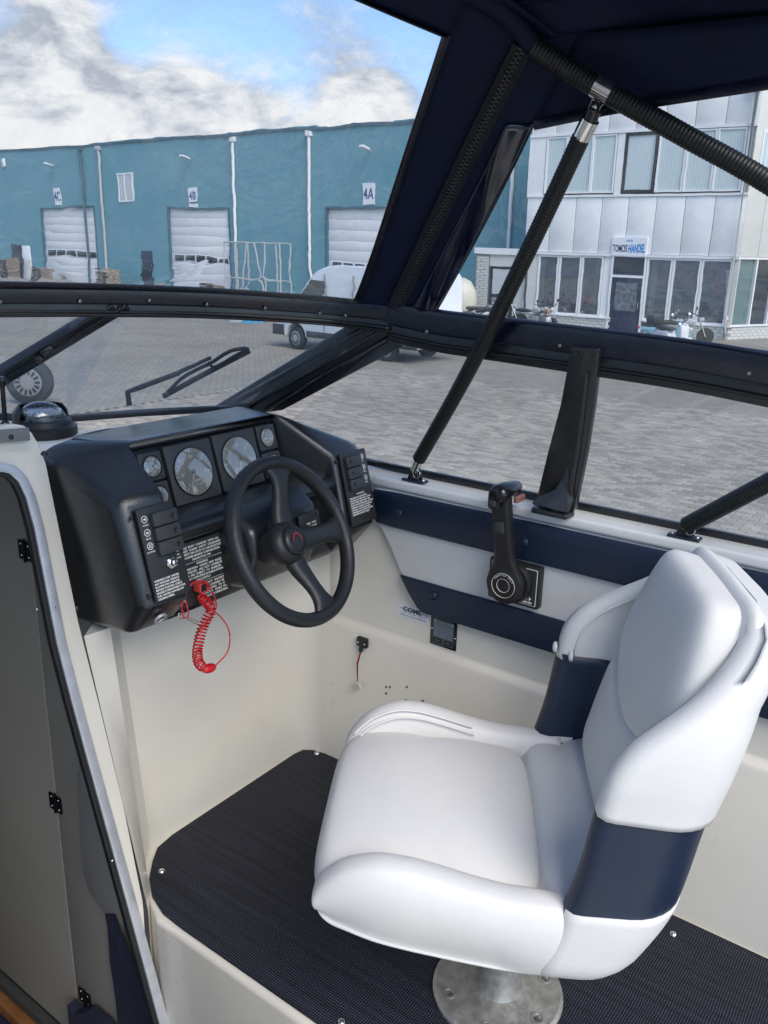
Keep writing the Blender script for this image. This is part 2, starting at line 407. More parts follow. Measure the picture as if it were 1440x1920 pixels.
# helm bulkhead under the dash, with the soft moulded corner
arc = [(1.60, YB-.13), (1.535, YB-.075), (1.50, YB-.03), (1.44, YB-.004)]
pl = [(1.53, YB-.08), (1.524, YB-.048), (1.510, YB-.022), (1.485, YB-.006), (1.45, YB), (1.05, YB), (.995, YB-.004), (.955, YB-.035), (.925, YB-.07), (.905, YB-.11), (.868, YB-.150)]
mb = MB()
def bk(z):
    s_ = max(0, z)/.95
    front = [(x + (0.0 if x > 1.0 else -.035*s_ if x > .88 else -.062*s_), y + (0.0 if x > 1.0 else .055*s_ if x > .88 else .125*s_)) for x, y in pl]
    back = [(.985, 1.40), (1.54, 1.46)]
    return [V((x, y, z)) for x, y in front+back]
mb.lofts([bk(z) for z in (-.36, 0, .3, .5, .605)])
struct(mb, 'helm_bulkhead', gel, smooth=40)
# door surround strip (cream) beside the companionway
SP, SN = (.863, 1.19, 0), (0, 1, -.15)
q = lambda x, y: atp(x, y, SP, SN)
outer = [(-260, 812), (-60, 803), (30, 796), (47, 799), (60, 812), (72, 832), (86, 868), (117, 1020), (147, 1165), (190, 1335), (232, 1510), (268, 1690), (270, 1710), (275, 1800), (300, 1925), (330, 2080)]
inner = [(-260, 905), (-60, 888), (0, 885), (14, 888), (30, 903), (44, 932), (60, 990), (80, 1092), (102, 1205), (131, 1318), (162, 1432), (203, 1580), (246, 1738), (270, 1826), (292, 1908), (338, 2080)]
A = [q(*p) for p in outer]; B = [q(*p) for p in inner]
mb = MB()
vs = A+B+[v+V((0, .016, 0)) for v in A]+[v+V((0, .016, 0)) for v in B]; n = len(A)
fs = []
for i in range(n-1):
    fs += [[i, i+1, n+i+1, n+i], [2*n+i, 3*n+i, 3*n+i+1, 2*n+i+1], [i, 2*n+i, 2*n+i+1, i+1], [n+i, n+i+1, 3*n+i+1, 3*n+i]]
fs += [[0, n, 3*n, 2*n], [n-1, 3*n-1, 4*n-1, 2*n-1]]
mb.add(vs, fs)
door_wall = struct(mb, 'companionway_bulkhead', gel, bevel=0.006, seg=3)
def pxband(i0, off0, off1, lift0, lift1, path=inner):
    rings = []
    for k, (x, y) in enumerate(path):
        a = path[max(k-1, 0)]; b = path[min(k+1, len(path)-1)]
        dx, dy = b[0]-a[0], b[1]-a[1]; l_ = math.hypot(dx, dy); nx, ny = -dy/l_, dx/l_
        p0 = q(x-nx*off0, y-ny*off0); p1 = q(x-nx*off1, y-ny*off1)
        rings.append([p0+V((0, lift0, 0)), p1+V((0, lift0, 0)), p1+V((0, lift1, 0)), p0+V((0, lift1, 0))])
    return rings
mb = MB(); mb.lofts(pxband(0, 1, 19, -.008, .001)); mb.build('door_trim', alu, door_wall, bevel=0.0015)
mb = MB(); mb.lofts(pxband(0, -8, 1, -.004, .010)); mb.build('rubber_gasket', blk, door_wall, bevel=0.0015)
sf = fr(q(5, 812), (1, 0, 0), (0, .15, 1))
for x, y in ((64, 1140), (90, 1137), (205, 1610)):
    screw(fr(q(x if x != 90 else 97, y)+V((0, -.009, 0)), (1, 0, 0), (0, .15, 1)), 0, 0, .0028, door_wall)
# sliding hatch rail on top of the bulkhead
mb = MB(); mb.rbox(fr(q(-120, 826)+V((0, -.006, 0)), q(40, 806)-q(-120, 818), (0, .15, 1)), 0, .152, -.011, .011, 0, .008, .003)
o = mb.build('hatch_rail', mat('rail_grey', (.16, .165, .17), .45), None, bevel=.001); tag(o, 'grey sliding hatch rail at the top of the cream door surround', 'hatch rail')
sc_ = screw(fr(q(12, 817)+V((0, -.014, 0)), (1, 0, 0), (0, .15, 1)), 0, 0, .0045, o, blk)
ORIG[o.name] = V((0, 0, 0))
# cabin seen through the doorway
mb = MB()
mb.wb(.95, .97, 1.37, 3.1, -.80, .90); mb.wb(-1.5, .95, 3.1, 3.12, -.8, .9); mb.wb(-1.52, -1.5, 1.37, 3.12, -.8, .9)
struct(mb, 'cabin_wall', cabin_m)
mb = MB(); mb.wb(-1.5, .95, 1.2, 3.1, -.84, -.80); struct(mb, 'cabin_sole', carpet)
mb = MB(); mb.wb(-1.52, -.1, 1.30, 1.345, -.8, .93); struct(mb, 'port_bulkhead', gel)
mb = MB(); mb.wb(-1.72, -1.56, -1.6, 1.4, -.4, .80); struct(mb, 'port_side_wall', gel, bevel=.02, seg=3)
# folding cabin door leaves against the cabin side
cf = fr((.948, 0, 0), (0, -1, 0), (0, 0, 1))      # a = -Y, b = z, normal = -X
dt = thing('cabin_door', 'dark taupe folding cabin door with black hinges behind the companionway opening', 'door', (.94, 1.9, -.7))
def cx(x, y): return at(x, y, X=.929)
ys_ = [1.40, cx(105, 1505).y, 2.2, 2.75]
for a, b in zip(ys_[:-1], ys_[1:]):
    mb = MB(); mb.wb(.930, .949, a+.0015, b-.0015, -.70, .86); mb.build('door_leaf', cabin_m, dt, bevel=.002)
for x, y in ((48, 1032), (105, 1505), (160, 1870)):
    c = cx(x, y)
    hf = fr((.9295, c.y, c.z), (0, -1, 0), (0, 0, 1))
    h = MB(); h.rbox(hf, -.024, -.003, -.022, .022, 0, .003, .003); h.rbox(hf, .003, .024, -.022, .022, 0, .003, .003)
    h.tube([hf(0, -.026, .003), hf(0, .026, .003)], .004, 8)
    ho = h.build('hinge', blk_s, dt, smooth=40)
    for a in (-.014, .014):
        for b in (-.013, .013): screw(hf, a, b, .0028, ho, h=.0045)
# timber sill and navy carpet lining low in the cabin
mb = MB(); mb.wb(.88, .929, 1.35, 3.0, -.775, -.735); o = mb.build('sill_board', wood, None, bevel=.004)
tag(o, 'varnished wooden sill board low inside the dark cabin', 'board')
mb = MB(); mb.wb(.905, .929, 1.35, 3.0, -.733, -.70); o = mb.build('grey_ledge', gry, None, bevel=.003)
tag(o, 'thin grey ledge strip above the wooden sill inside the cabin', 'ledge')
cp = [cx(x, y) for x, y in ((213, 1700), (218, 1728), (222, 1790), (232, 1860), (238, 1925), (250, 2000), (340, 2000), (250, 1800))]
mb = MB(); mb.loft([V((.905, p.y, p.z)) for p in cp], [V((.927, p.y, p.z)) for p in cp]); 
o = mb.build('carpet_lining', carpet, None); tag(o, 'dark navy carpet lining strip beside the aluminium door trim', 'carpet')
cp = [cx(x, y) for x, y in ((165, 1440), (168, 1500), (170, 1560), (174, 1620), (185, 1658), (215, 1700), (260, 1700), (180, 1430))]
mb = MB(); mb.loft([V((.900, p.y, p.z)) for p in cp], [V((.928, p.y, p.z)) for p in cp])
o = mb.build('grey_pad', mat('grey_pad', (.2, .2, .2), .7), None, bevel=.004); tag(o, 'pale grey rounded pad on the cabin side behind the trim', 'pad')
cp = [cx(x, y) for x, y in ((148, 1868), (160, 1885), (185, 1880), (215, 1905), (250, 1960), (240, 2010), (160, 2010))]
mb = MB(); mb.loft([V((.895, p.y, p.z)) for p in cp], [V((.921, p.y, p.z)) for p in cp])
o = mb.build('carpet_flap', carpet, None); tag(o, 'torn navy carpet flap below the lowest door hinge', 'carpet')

# foredeck, falling away to the bow, and the outer hull
mb = MB(); rings = []
for y, zz, xr in ((1.385, .935, 1.40), (1.50, .930, 1.42), (1.70, .89, 1.34), (2.2, .74, 1.15), (2.9, .52, .85), (3.6, .28, .35), (3.85, .18, .03)):
    rings.append([V((-xr, y, zz-.10)), V((-xr*.93, y, zz-.015)), V((-xr*.5, y, zz)), V((xr*.5, y, zz)), V((xr*.93, y, zz-.015)), V((xr, y, zz-.10))])
mb.lofts(rings, cap=False, closed=False); struct(mb, 'foredeck', gelw, smooth=40, solid=.01)
mb = MB(); rings = []
for y, xr, z0, zt in ((-1.9, 1.72, -1.3, .70), (1.1, 1.75, -1.3, .74), (1.5, 1.70, -1.3, .68), (2.2, 1.5, -1.25, .54), (2.9, 1.15, -1.1, .40), (3.6, .55, -.8, .20), (3.88, .08, -.3, .12)):
    rings.append([V((-xr, y, zt)), V((-xr*.96, y, z0+.35)), V((0, y, z0)), V((xr*.96, y, z0+.35)), V((xr, y, zt))])
mb.lofts(rings, cap=False, closed=False); struct(mb, 'boat_hull', hull_m, smooth=40, solid=.012)
cr_ = thing('boat_cradle', 'steel cradle carrying the boat above the yard', 'cradle', (0, 0, -1.66))
for y in (-1.0, 1.2):
    mb = MB(); mb.wb(-.9, .9, y-.06, y+.06, -1.46, -1.31); mb.build('cross_beam', gry, cr_)
    for x in (-.825, .825): mb = MB(); mb.wb(x-.07, x+.07, y-.1, y+.1, -1.66, -.85); mb.build('post', gry, cr_)

# ------------------------------------------------------------------ side upholstery
cu = thing('side_cushion', 'white padded side panel with two navy stripes and buttons under the coaming', 'side cushion', (1.54, .6, .6))
sfm = fr((1.545, 0, 0), (0, -1, 0), (0, 0, 1))      # a = -Y, b = z, normal -X
YA = 1.4
def sp(poly, z0, z1, m_, name, bev=.006, parent=cu, f=sfm):
    b = MB(); b.prism(f, [(-y, z) for y, z in poly], z0, z1); return b.build(name, m_, parent, bevel=bev, seg=4)
sp([(-YA, .776), (1.10, .774), (1.134, .770), (1.142, .75), (1.126, .688), (1.108, .665), (1.085, .63), (1.058, .583), (1.03, .545), (1.00, .508), (.985, .500), (-YA, .510)], .0, .014, vin_w, 'white_panel', .008)
sp([(-YA, .781), (1.06, .771), (1.13, .768), (1.140, .757), (1.128, .697), (1.120, .687), (1.08, .6855), (-YA, .686)], .012, .024, vin_n, 'navy_stripe', .007)
sp([(-YA, .582), (1.052, .573), (1.025, .534), (.998, .502), (.982, .494), (-YA, .505)], .012, .021, vin_n, 'navy_stripe', .006)
sp([(-YA, .803), (1.13, .799), (1.143, .79), (1.143, .776), (-YA, .783)], .004, .019, gelw, 'coaming_lip', .006)
for x, y in ((748, 962), (983, 1017), (812, 1117)):
    p = at(x, y, X=1.523); b = MB(); b.lathe(fr((1.524, p.y, p.z), (0, -1, 0), (0, 0, 1)), 0, 0, [(.0105, 0), (.0105, .002), (.008, .0045), (.004, .006), (.0005, .0062)], 20)
    b.build('button', vin_n, cu, smooth=60)

# stickers and small fittings on the side wall
f = fr(at(775, 1150, X=1.5445), (0, -1, 0), (0, 0, 1))
st = thing('sticker', 'white dealer sticker with a struck out blue word beside the notice plate', 'sticker', f.o)
b = MB(); b.rbox(f, -.045, .045, -.0165, .0165, 0, .0006, .002); b.build('backing', mat('sticker_white', (.72, .74, .78), .4), st)
pb = mat('print_navy', (.01, .03, .07), .5)
text('COME', fr(f(-.003, .005, .0007), f.x, f.y), .0165, pb, st, sx=1.15, bold=.0006)
b = MB(); b.box(f, -.038, .036, .0045, .006, .0008, .0011); b.prism(f, [(.036, .0105), (.0385, .0105), (.043, .00525), (.0385, 0), (.036, 0), (.0405, .00525)], .0008, .0011); b.build('arrow', pb, st)
text('BOTEN  MOTOREN  &  SERVICE', fr(f(0, -.0045, .0007), f.x, f.y), .0048, mat('print_pink', (.45, .2, .2), .5), st)
text('BOTEN  0187 - 486 017  NEDERLAND', fr(f(0, -.0115, .0007), f.x, f.y), .0045, pb, st)
f = fr(at(832, 1187, X=1.5445), (0, -1, 0), (0, 0, 1))
no = thing('notice_plate', 'black framed metal notice plate with two small dark boxes below the navy stripe', 'plate', f.o)
b = MB(); b.rbox(f, -.036, .036, -.036, .036, 0, .0015, .002); b.build('plate', blk_s, no, bevel=.0004)
b = MB(); b.box(f, -.028, .028, -.031, .031, .0015, .002); b.build('print_field', mat('blue_grey_print', (.10, .13, .17), .35, metal=.4, var=.25, vscale=60), no)
b = MB(); b.box(f, -.028, .028, .022, .030, .002, .0023); b.build('title_bar', mat('title_grey', (.25, .3, .36), .4, metal=.4), no)
text('NOTICE', fr(f(0, .026, .0024), f.x, f.y), .0085, blk, no, spacing=1.3)
for a in (-.0145, .0145):
    b = MB(); b.box(f, a-.0125, a+.0125, -.029, -.016, .0021, .0027); bo = b.build('value_box', blk, no)
    text('MAX', fr(f(a, -.0225, .0028), f.x, f.y), .005, mat('print_dim', (.2, .2, .2), .5), no)
for i in range(9): text('SAFE BOAT OPERATION LOAD MAXIMUM', fr(f(0, .0185-.0037*i, .0021), f.x, f.y), .0028, mat('print_mid', (.3, .36, .42), .5), no, name='small_print')
for a, bb in ((-.032, .004), (.032, -.004)): screw(f, a, bb, .0026, no, h=.003)
f = fr(at(682, 1203, X=1.5245), (0, -1, 0), (0, 0, 1))
pw = thing('wire_gland', 'small black wire gland plate with a red and black lead hanging down', 'wire fitting', f.o)
b = MB(); b.rbox(f, -.016, .016, -.013, .013, 0, .009, .004); b.build('plate', blk, pw, bevel=.0015)
for a in (-.011, .009): screw(fr(f(0, 0, .009), f.x, f.y), a, -.002, .0022, pw)
b = MB(); b.lathe(fr(f(-.004, -.013, .006), f.x, f.z), 0, 0, [(.004, 0), (.0055, .004), (.0055, .012), (.003, .014)], 12); b.build('gland', blk, pw, smooth=50)
c = at(672, 1283, X=1.515)
for dx, mm in ((-.0012, red), (.0012, blk)):
    b = MB(); b.tube(chain([f(-.004+dx, -.026, .006), f(-.007+dx, -.045, .010), f(-.010+dx, -.065, .012), V((1.512, c.y, c.z+.01))], 6), .0013, 8); b.build('lead', mm, pw, smooth=180)
clp = mat('clear_connector', (.5, .47, .43), .2, coat=.5, var=.3, vscale=300)
for i, (a, bb) in enumerate(((-.004, 0), (.005, -.002))):
    b = MB(); b.rbox(fr(V((1.512, c.y, c.z)), (0, -1, .2*i), (0, 0, 1)), a-.004, a+.004, bb-.008, bb+.008, -.004, .005, .002); b.build('connector', clp, pw, bevel=.001)
hole_m = mat('drill_hole', (.01, .008, .006), .9)
holes = [(724, 1288), (731, 1288), (724, 1300), (763, 1288), (761, 1313), (793, 1314)]
for i, (x, y) in enumerate(holes):
    p = at(x, y, X=1.5245); b = MB(); b.lathe(fr(p, (0, -1, 0), (0, 0, 1)), 0, 0, [(.0026, -.004), (.003, .0006), (.002, .0008), (.0018, -.003)], 10, cap=True)
    o = b.build('drill_hole', hole_m, None, kind='structure')

# ------------------------------------------------------------------ floor mat
def weave(M, t, b, co):
    s = t.nodes.new('ShaderNodeVectorMath'); s.operation = 'SCALE'; s.inputs['Scale'].default_value = 1/.0047
    n = t.nodes.new('ShaderNodeTexNoise'); n.inputs['Scale'].default_value = 14; n.inputs['Detail'].default_value = 2
    t.links.new(co.outputs['Object'], n.inputs['Vector'])
    ad = t.nodes.new('ShaderNodeVectorMath'); ad.operation = 'MULTIPLY_ADD'; ad.inputs[1].default_value = (.008,)*3
    t.links.new(n.outputs['Color'], ad.inputs[0]); t.links.new(co.outputs['Object'], ad.inputs[2])
    t.links.new(ad.outputs[0], s.inputs[0])
    fx = t.nodes.new('ShaderNodeVectorMath'); fx.operation = 'FRACTION'; t.links.new(s.outputs[0], fx.inputs[0])
    sb = t.nodes.new('ShaderNodeVectorMath'); sb.operation = 'SUBTRACT'; sb.inputs[1].default_value = (.5, .5, 0)
    t.links.new(fx.outputs[0], sb.inputs[0])
    ml = t.nodes.new('ShaderNodeVectorMath'); ml.operation = 'MULTIPLY'; ml.inputs[1].default_value = (1, 1, 0)
    t.links.new(sb.outputs[0], ml.inputs[0])
    ln = t.nodes.new('ShaderNodeVectorMath'); ln.operation = 'LENGTH'; t.links.new(ml.outputs[0], ln.inputs[0])
    r = t.nodes.new('ShaderNodeMapRange'); r.inputs['From Min'].default_value = .17; r.inputs['From Max'].default_value = .31
    t.links.new(ln.outputs['Value'], r.inputs['Value'])
    mx = t.nodes.new('ShaderNodeMix'); mx.data_type = 'RGBA'
    t.links.new(r.outputs[0], mx.inputs[0]); mx.inputs['A'].default_value = (.105, .11, .125, 1); mx.inputs['B'].default_value = (.0025, .005, .017, 1)
    wv = t.nodes.new('ShaderNodeTexNoise'); wv.inputs['Scale'].default_value = 1.0; wv.inputs['Detail'].default_value = 3
    mpp = t.nodes.new('ShaderNodeMapping'); mpp.inputs['Scale'].default_value = (90, 3, 1); t.links.new(co.outputs['Object'], mpp.inputs['Vector']); t.links.new(mpp.outputs[0], wv.inputs['Vector'])
    rr = t.nodes.new('ShaderNodeMapRange'); rr.inputs['From Min'].default_value = .3; rr.inputs['From Max'].default_value = .7; rr.inputs['To Min'].default_value = .45; rr.inputs['To Max'].default_value = 1.1
    t.links.new(wv.outputs['Fac'], rr.inputs['Value'])
    v = t.nodes.new('ShaderNodeVectorMath'); v.operation = 'SCALE'; t.links.new(mx.outputs['Result'], v.inputs[0]); t.links.new(rr.outputs[0], v.inputs['Scale'])
    t.links.new(v.outputs[0], b.inputs['Base Color'])
    bp = t.nodes.new('ShaderNodeBump'); bp.inputs['Strength'].default_value = .6; bp.inputs['Distance'].default_value = .0015; bp.invert = True
    t.links.new(r.outputs[0], bp.inputs['Height']); t.links.new(bp.outputs[0], b.inputs['Normal'])
mat_m = mat('woven_mat', (.01, .012, .02), .6, extra=weave, spec=.3)
mt = thing('floor_mat', 'dark navy woven floor mat snapped to the helm platform', 'mat', (1.2, .6, 0))
mp_ = [(XE+.012, -1.1), (1.515, -1.1), (1.519, 1.27), (1.512, 1.305), (1.495, 1.328), (1.465, 1.334), (1.05, 1.334), (1.0, 1.326), (.965, 1.300), (.925, 1.262), (.895, 1.215), (.878, 1.16), (XE+.013, 1.10)]
b = MB(); b.prism(W0, mp_, .000, .0045); b.build('mat_sheet', mat_m, mt, bevel=.0015)
for x, y in ((303, 1634), (594, 1413), (1262, 1752), (640, 1917)):
    p = at(x, y, Z=.0045); m_ = MB(); m_.lathe(fr(p, (1, 0, 0), (0, 1, 0)), 0, 0, [(.0075, 0), (.0072, .002), (.005, .0045), (.002, .005), (.0005, .0042)], 18); m_.build('snap_stud', chrome, mt, smooth=60)

# ================================================================== DASH
da = thing('dashboard', 'black grained boat dashboard with gauges, switch pods and warning panels', 'dashboard', (1.17, 1.25, .64))
def LR(A, B, name, m_=dash_m, bev=.012, seg=4, parent=da):
    b = MB(); b.loft([V(p) for p in A], [V(p) for p in B]); return b.build(name, m_, parent, bevel=bev, seg=seg)
# one moulded body: two pods joined by the hood over the gauge recess
DV = dict(T0=(.826, 1.374, .946), T1=(.905, 1.376, .958), T2=(1.345, 1.376, .957), T3=(1.50, 1.372, .890),
          H0=(.925, 1.233, .962), H1=(1.322, 1.250, .959), h0=(.925, 1.238, .943), h1=(1.320, 1.254, .941),
          G0=(.925, 1.264, .942), G1=(1.316, 1.266, .941), E0=(.932, 1.228, .635), E1=(1.345, 1.228, .635),
          P0=(.836, 1.166, .882), P1=(.925, 1.140, .886), P2=(1.392, 1.145, .870), P3=(1.50, 1.149, .874),
          F0=(.836, 1.104, .703), F1=(.932, 1.098, .700), F2=(1.385, 1.100, .700), F3=(1.503, 1.104, .700),
          C0=(.838, 1.152, .640), C1=(.936, 1.160, .632), C2=(1.385, 1.155, .636), C3=(1.503, 1.160, .634),
          K0=(.862, 1.374, .602), K1=(.936, 1.374, .602), K2=(1.345, 1.374, .606), K3=(1.50, 1.372, .610))
DK = list(DV); ix = {k: i for i, k in enumerate(DK)}
DF = ['T1 H0 H1 T2', 'H0 h0 h1 H1', 'h0 G0 G1 h1', 'G0 E0 E1 G1', 'E0 K1 K2 E1', 'P1 F1 C1 E0', 'P1 E0 G0 h0 H0', 'P2 H1 h1 G1 E1', 'P2 E1 C2 F2',
      'T0 P0 H0', 'P0 P1 H0', 'T0 H0 T1', 'T2 P3 T3', 'T2 H1 P3', 'H1 P2 P3', 'T0 K0 C0 F0 P0', 'P0 F0 F1 P1', 'F0 C0 C1 F1', 'C0 K0 K1 E0 C1',
      'T3 P3 F3 C3 K3', 'P3 P2 F2 F3', 'F3 F2 C2 C3', 'C2 E1 K2 K3 C3', 'T0 T1 T2 T3 K3 K2 K1 K0']
b = MB(); b.add([V(DV[k]) for k in DK], [[ix[q_] for q_ in f_.split()] for f_ in DF])
bd_ = b.build('dash_shell', dash_m, da, bevel=.024, seg=6)
md_ = bd_.modifiers['bevel']; md_.limit_method = 'WEIGHT'; md_.use_clamp_overlap = False
big = {frozenset(q_.split()) for q_ in ('T0 P0', 'P0 F0', 'F0 C0', 'T0 H0', 'T1 H0', 'T0 T1', 'T2 H1', 'P3 F3', 'F3 C3')}
mid_ = {frozenset(q_.split()) for q_ in ('H0 P1', 'P0 P1', 'P0 H0', 'H1 P2', 'P2 P3', 'P1 F1', 'P2 F2', 'T3 P3', 'H1 P3', 'T2 P3', 'C0 C1', 'C2 C3', 'C0 K0')}
vk = {}
for i_, v_ in enumerate(bd_.data.vertices):
    vk[i_] = min(DK, key=lambda k: (V(DV[k])-ORIG[da.name]-v_.co).length)
at_ = bd_.data.attributes.new('bevel_weight_edge', 'FLOAT', 'EDGE')
for e_ in bd_.data.edges:
    k_ = frozenset((vk[e_.vertices[0]], vk[e_.vertices[1]]))
    at_.data[e_.index].value = 1.0 if k_ in big else .5 if k_ in mid_ else .16
LR([(.932, 1.262, .938), (.932, 1.225, .815), (.932, 1.24, .815), (.932, 1.27, .938)], [(1.312, 1.262, .938), (1.312, 1.225, .815), (1.312, 1.24, .815), (1.312, 1.27, .938)], 'gauge_recess', m_=blk, bev=.002)
# lower centre with its padded roll
cpf = [(1.30, .822), (1.235, .8225), (1.20, .829), (1.165, .830), (1.143, .824), (1.132, .812), (1.131, .800), (1.140, .787), (1.152, .781), (1.143, .655), (1.150, .640), (1.30, .632)]
LR([(.922, y, z) for y, z in cpf], [(1.39, y, z) for y, z in cpf], 'centre_fascia', bev=.004)
# flanges screwed to bulkhead: rounded screws down the left face
for x, y in ((80, 905), (118, 1050), (143, 1140)):
    p = at(x, y, X=.832); screw(fr(p, (0, -1, 0), (0, 0, 1)), 0, 0, .0075, da, blk, h=.008)
for x, y in ((150, 822), (83, 853)):
    p = at(x, y, Z=.950); screw(fr(p, (1, 0, 0), (0, 1, 0)), 0, 0, .006, da, blk, h=.006)
# steering column binnacle
ca = [(1.050, 1.19, .830), (1.058, 1.115, .822), (1.064, 1.070, .792), (1.060, 1.062, .740), (1.066, 1.090, .672), (1.05, 1.19, .655)]
cb = [(1.275, 1.19, .835), (1.262, 1.118, .832), (1.258, 1.078, .806), (1.262, 1.068, .740), (1.255, 1.092, .668), (1.275, 1.19, .655)]
LR(ca, cb, 'column_binnacle', bev=.016)
# gauges
gf = fr((0, 1.2165, .8235), (1, 0, 0), (0, .0365, .118))
dialm = mat('gauge_dial', (.26, .26, .24), .45, var=.05, vscale=30)
def gauge(x0, x1, y0, y1, rr, big=None, needle=0, kind='gauge'):
    b = MB(); b.rbox(gf, x0, x1, y0, y1, 0, .013, .003); g = b.build(kind, gry, da, bevel=.0015)
    cx_, cy_ = (x0+x1)/2, (y0+y1)/2
    f0 = fr(gf(cx_, cy_, .013), gf.x, gf.y)
    b = MB(); b.ring(f0, 0, 0, rr, rr+.0025, -.002, .0022, 36); b.build('bezel', blk_s, g, smooth=40)
    b = MB(); b.cyl(f0, 0, 0, rr, .0002, .0006, 36); b.build('dial', dialm, g)
    ft = fr(f0(0, 0, .0007), f0.x, f0.y)
    if big:
        tk = MB(); lo, hi, nb, labels = big
        for i in range(nb*5+1):
            a = R(lo+(hi-lo)*i/(nb*5)); l_ = .008 if i % 5 == 0 else .004; w_ = .0007 if i % 5 == 0 else .00035
            c_, s_ = math.cos(a), math.sin(a)
            tk.add([ft((rr-.002)*c_-w_*s_, (rr-.002)*s_+w_*c_), ft((rr-.002)*c_+w_*s_, (rr-.002)*s_-w_*c_), ft((rr-.002-l_)*c_+w_*s_, (rr-.002-l_)*s_-w_*c_), ft((rr-.002-l_)*c_-w_*s_, (rr-.002-l_)*s_+w_*c_)], [[0, 1, 2, 3]])
        tk.build('tick_marks', prt, g)
        for i, s_ in enumerate(labels):
            a = R(lo+(hi-lo)*i/(len(labels)-1))
            text(s_, ft, .0085, prt, g, ax=(rr-.0165)*math.cos(a), ay=(rr-.0165)*math.sin(a))
        if kind == 'tachometer':
            text('RPM', ft, .009, prt, g, ay=-.019, ax=.006); text('X 100', ft, .0045, prt, g, ay=-.026, ax=.006); text('US', ft, .0085, prt_r, g, ay=-.036, ax=.0)
        else:
            text('MPH', ft, .007, prt, g, ay=-.019, ax=-.012); text('US', ft, .0085, prt_r, g, ay=-.036, ax=.006)
    else:
        text(needle[1], ft, .0055, prt, g, ay=-rr*.55)
        tk = MB()
        for i in range(5):
            a = R(30+30*i); tk.box(fr(ft(0, 0), (math.cos(a), math.sin(a), 0), (0, 1, 0)) if False else ft, (rr-.006)*math.cos(a)-.0005, (rr-.006)*math.cos(a)+.0005, (rr-.006)*math.sin(a), (rr-.003)*math.sin(a)+.001, 0, .0001)
        tk.build('tick_marks', prt, g)
        needle = needle[0]
    a = R(needle if not isinstance(needle, tuple) else needle[0]); c_, s_ = math.cos(a), math.sin(a)
    nd = MB(); L_ = rr*.80
    nd.add([ft(-.0012*s_, .0012*c_, .0012), ft(.0012*s_, -.0012*c_, .0012), ft(L_*c_+.0005*s_, L_*s_-.0005*c_, .0012), ft(L_*c_-.0005*s_, L_*s_+.0005*c_, .0012)], [[0, 1, 2, 3]])
    nd.build('needle', mat('needle_white', (.8, .8, .75), .5), g)
    nd = MB(); nd.cyl(ft, 0, 0, rr*.10, .0005, .0018, 16); nd.build('needle_cap', blk, g)
    ln = MB(); ln.lathe(f0, 0, 0, [(rr*.99, .0018), (rr*.8, .0032), (rr*.4, .0042), (.0003, .0045)], 32, cap=False); ln.build('lens', gauge_g, g, smooth=180)
    return g
gauge(1.004, 1.119, .002, .117, .046, (235, -55, 6, ['0', '10', '20', '30', '40', '50', '60']), 245, 'tachometer')
gauge(1.127, 1.242, .004, .119, .046, (235, -55, 6, ['10', '15', '20', '30', '40', '50', '60']), 262, 'speedometer')
gauge(.944, .996, .060, .113, .019, None, (200, 'TEMP'))
gauge(.944, .996, .003, .056, .019, None, (160, 'VOLTS'))
gauge(1.250, 1.303, .066, .119, .019, None, (190, 'OIL'))
gauge(1.250, 1.303, .008, .061, .019, None, (150, 'FUEL'))
# pod face plates
pf = fr((0, 1.1005, .705), (1, 0, 0), (0, .0440, .172))
def facep(x0, x1, y0, y1, name='face_plate'):
    b = MB(); b.rbox(pf, x0, x1, y0, y1, .0, .006, .004); return b.build(name, lbl_m, da, bevel=.001)
def disc_icon(f, a, b_, kind, parent):
    m_ = MB(); m_.ring(f, a, b_, .0052, .0064, 0, .0003, 24); m_.build('icon_ring', prt, parent)
    m_ = MB()
    if kind == 'horn': m_.prism(f, [(a-.003, b_-.001), (a-.001, b_-.001), (a+.0028, b_-.0028), (a+.0028, b_+.0024), (a-.001, b_+.001), (a-.003, b_+.001)], 0, .0003)
    elif kind == 'fan':
        for k in range(4):
            t0 = R(90*k+20); m_.prism(f, [(a, b_), (a+.004*math.cos(t0), b_+.004*math.sin(t0)), (a+.0042*math.cos(t0+.7), b_+.0042*math.sin(t0+.7))], 0, .0003)
    elif kind == 'lamp': m_.prism(f, [(a-.002, b_-.003), (a+.002, b_-.003), (a+.0025, b_+.001), (a, b_+.0035), (a-.0025, b_+.001)], 0, .0003)
    else: m_.prism(f, [(a-.003, b_-.0005), (a-.002, b_-.0022), (a+.002, b_-.0022), (a+.003, b_-.0005), (a+.001, b_+.002), (a-.002, b_+.001)], 0, .0003)
    m_.build('icon', prt, parent)
lp = facep(.858, .936, .004, .170)
f1 = fr(pf(0, 0, .0062), pf.x, pf.y)
for i, (k, s_) in enumerate((('horn', 'HORN'), ('pump', 'BILGE'), ('fan', 'BLOWER'))):
    yb = .150-.0235*i
    disc_icon(f1, .870, yb, k, lp); text(s_, f1, .0042, prt, lp, ax=.870, ay=yb-.0105)
for i in range(3):
    yb = .157-.0255*i
    b = MB(); b.rbox(f1, .881, .9335, yb-.0235, yb, 0, .011, .0015); s_ = b.build('rocker_switch', gry, da, bevel=.0012)
    b = MB(); b.lathe(fr(f1(0, 0, .0112), f1.x, f1.y), .922, yb-.012, [(.0045, 0), (.0042, .0008), (.0025, .0002), (.0003, 0)], 14); b.build('thumb_dimple', blk, s_, smooth=60)
b = MB(); b.prism(f1, [(.9045+.011*math.cos(R(60*k+10)), .064+.011*math.sin(R(60*k+10))) for k in range(6)], 0, .004); ig = b.build('ignition_lock', chrome, da, bevel=.0008)
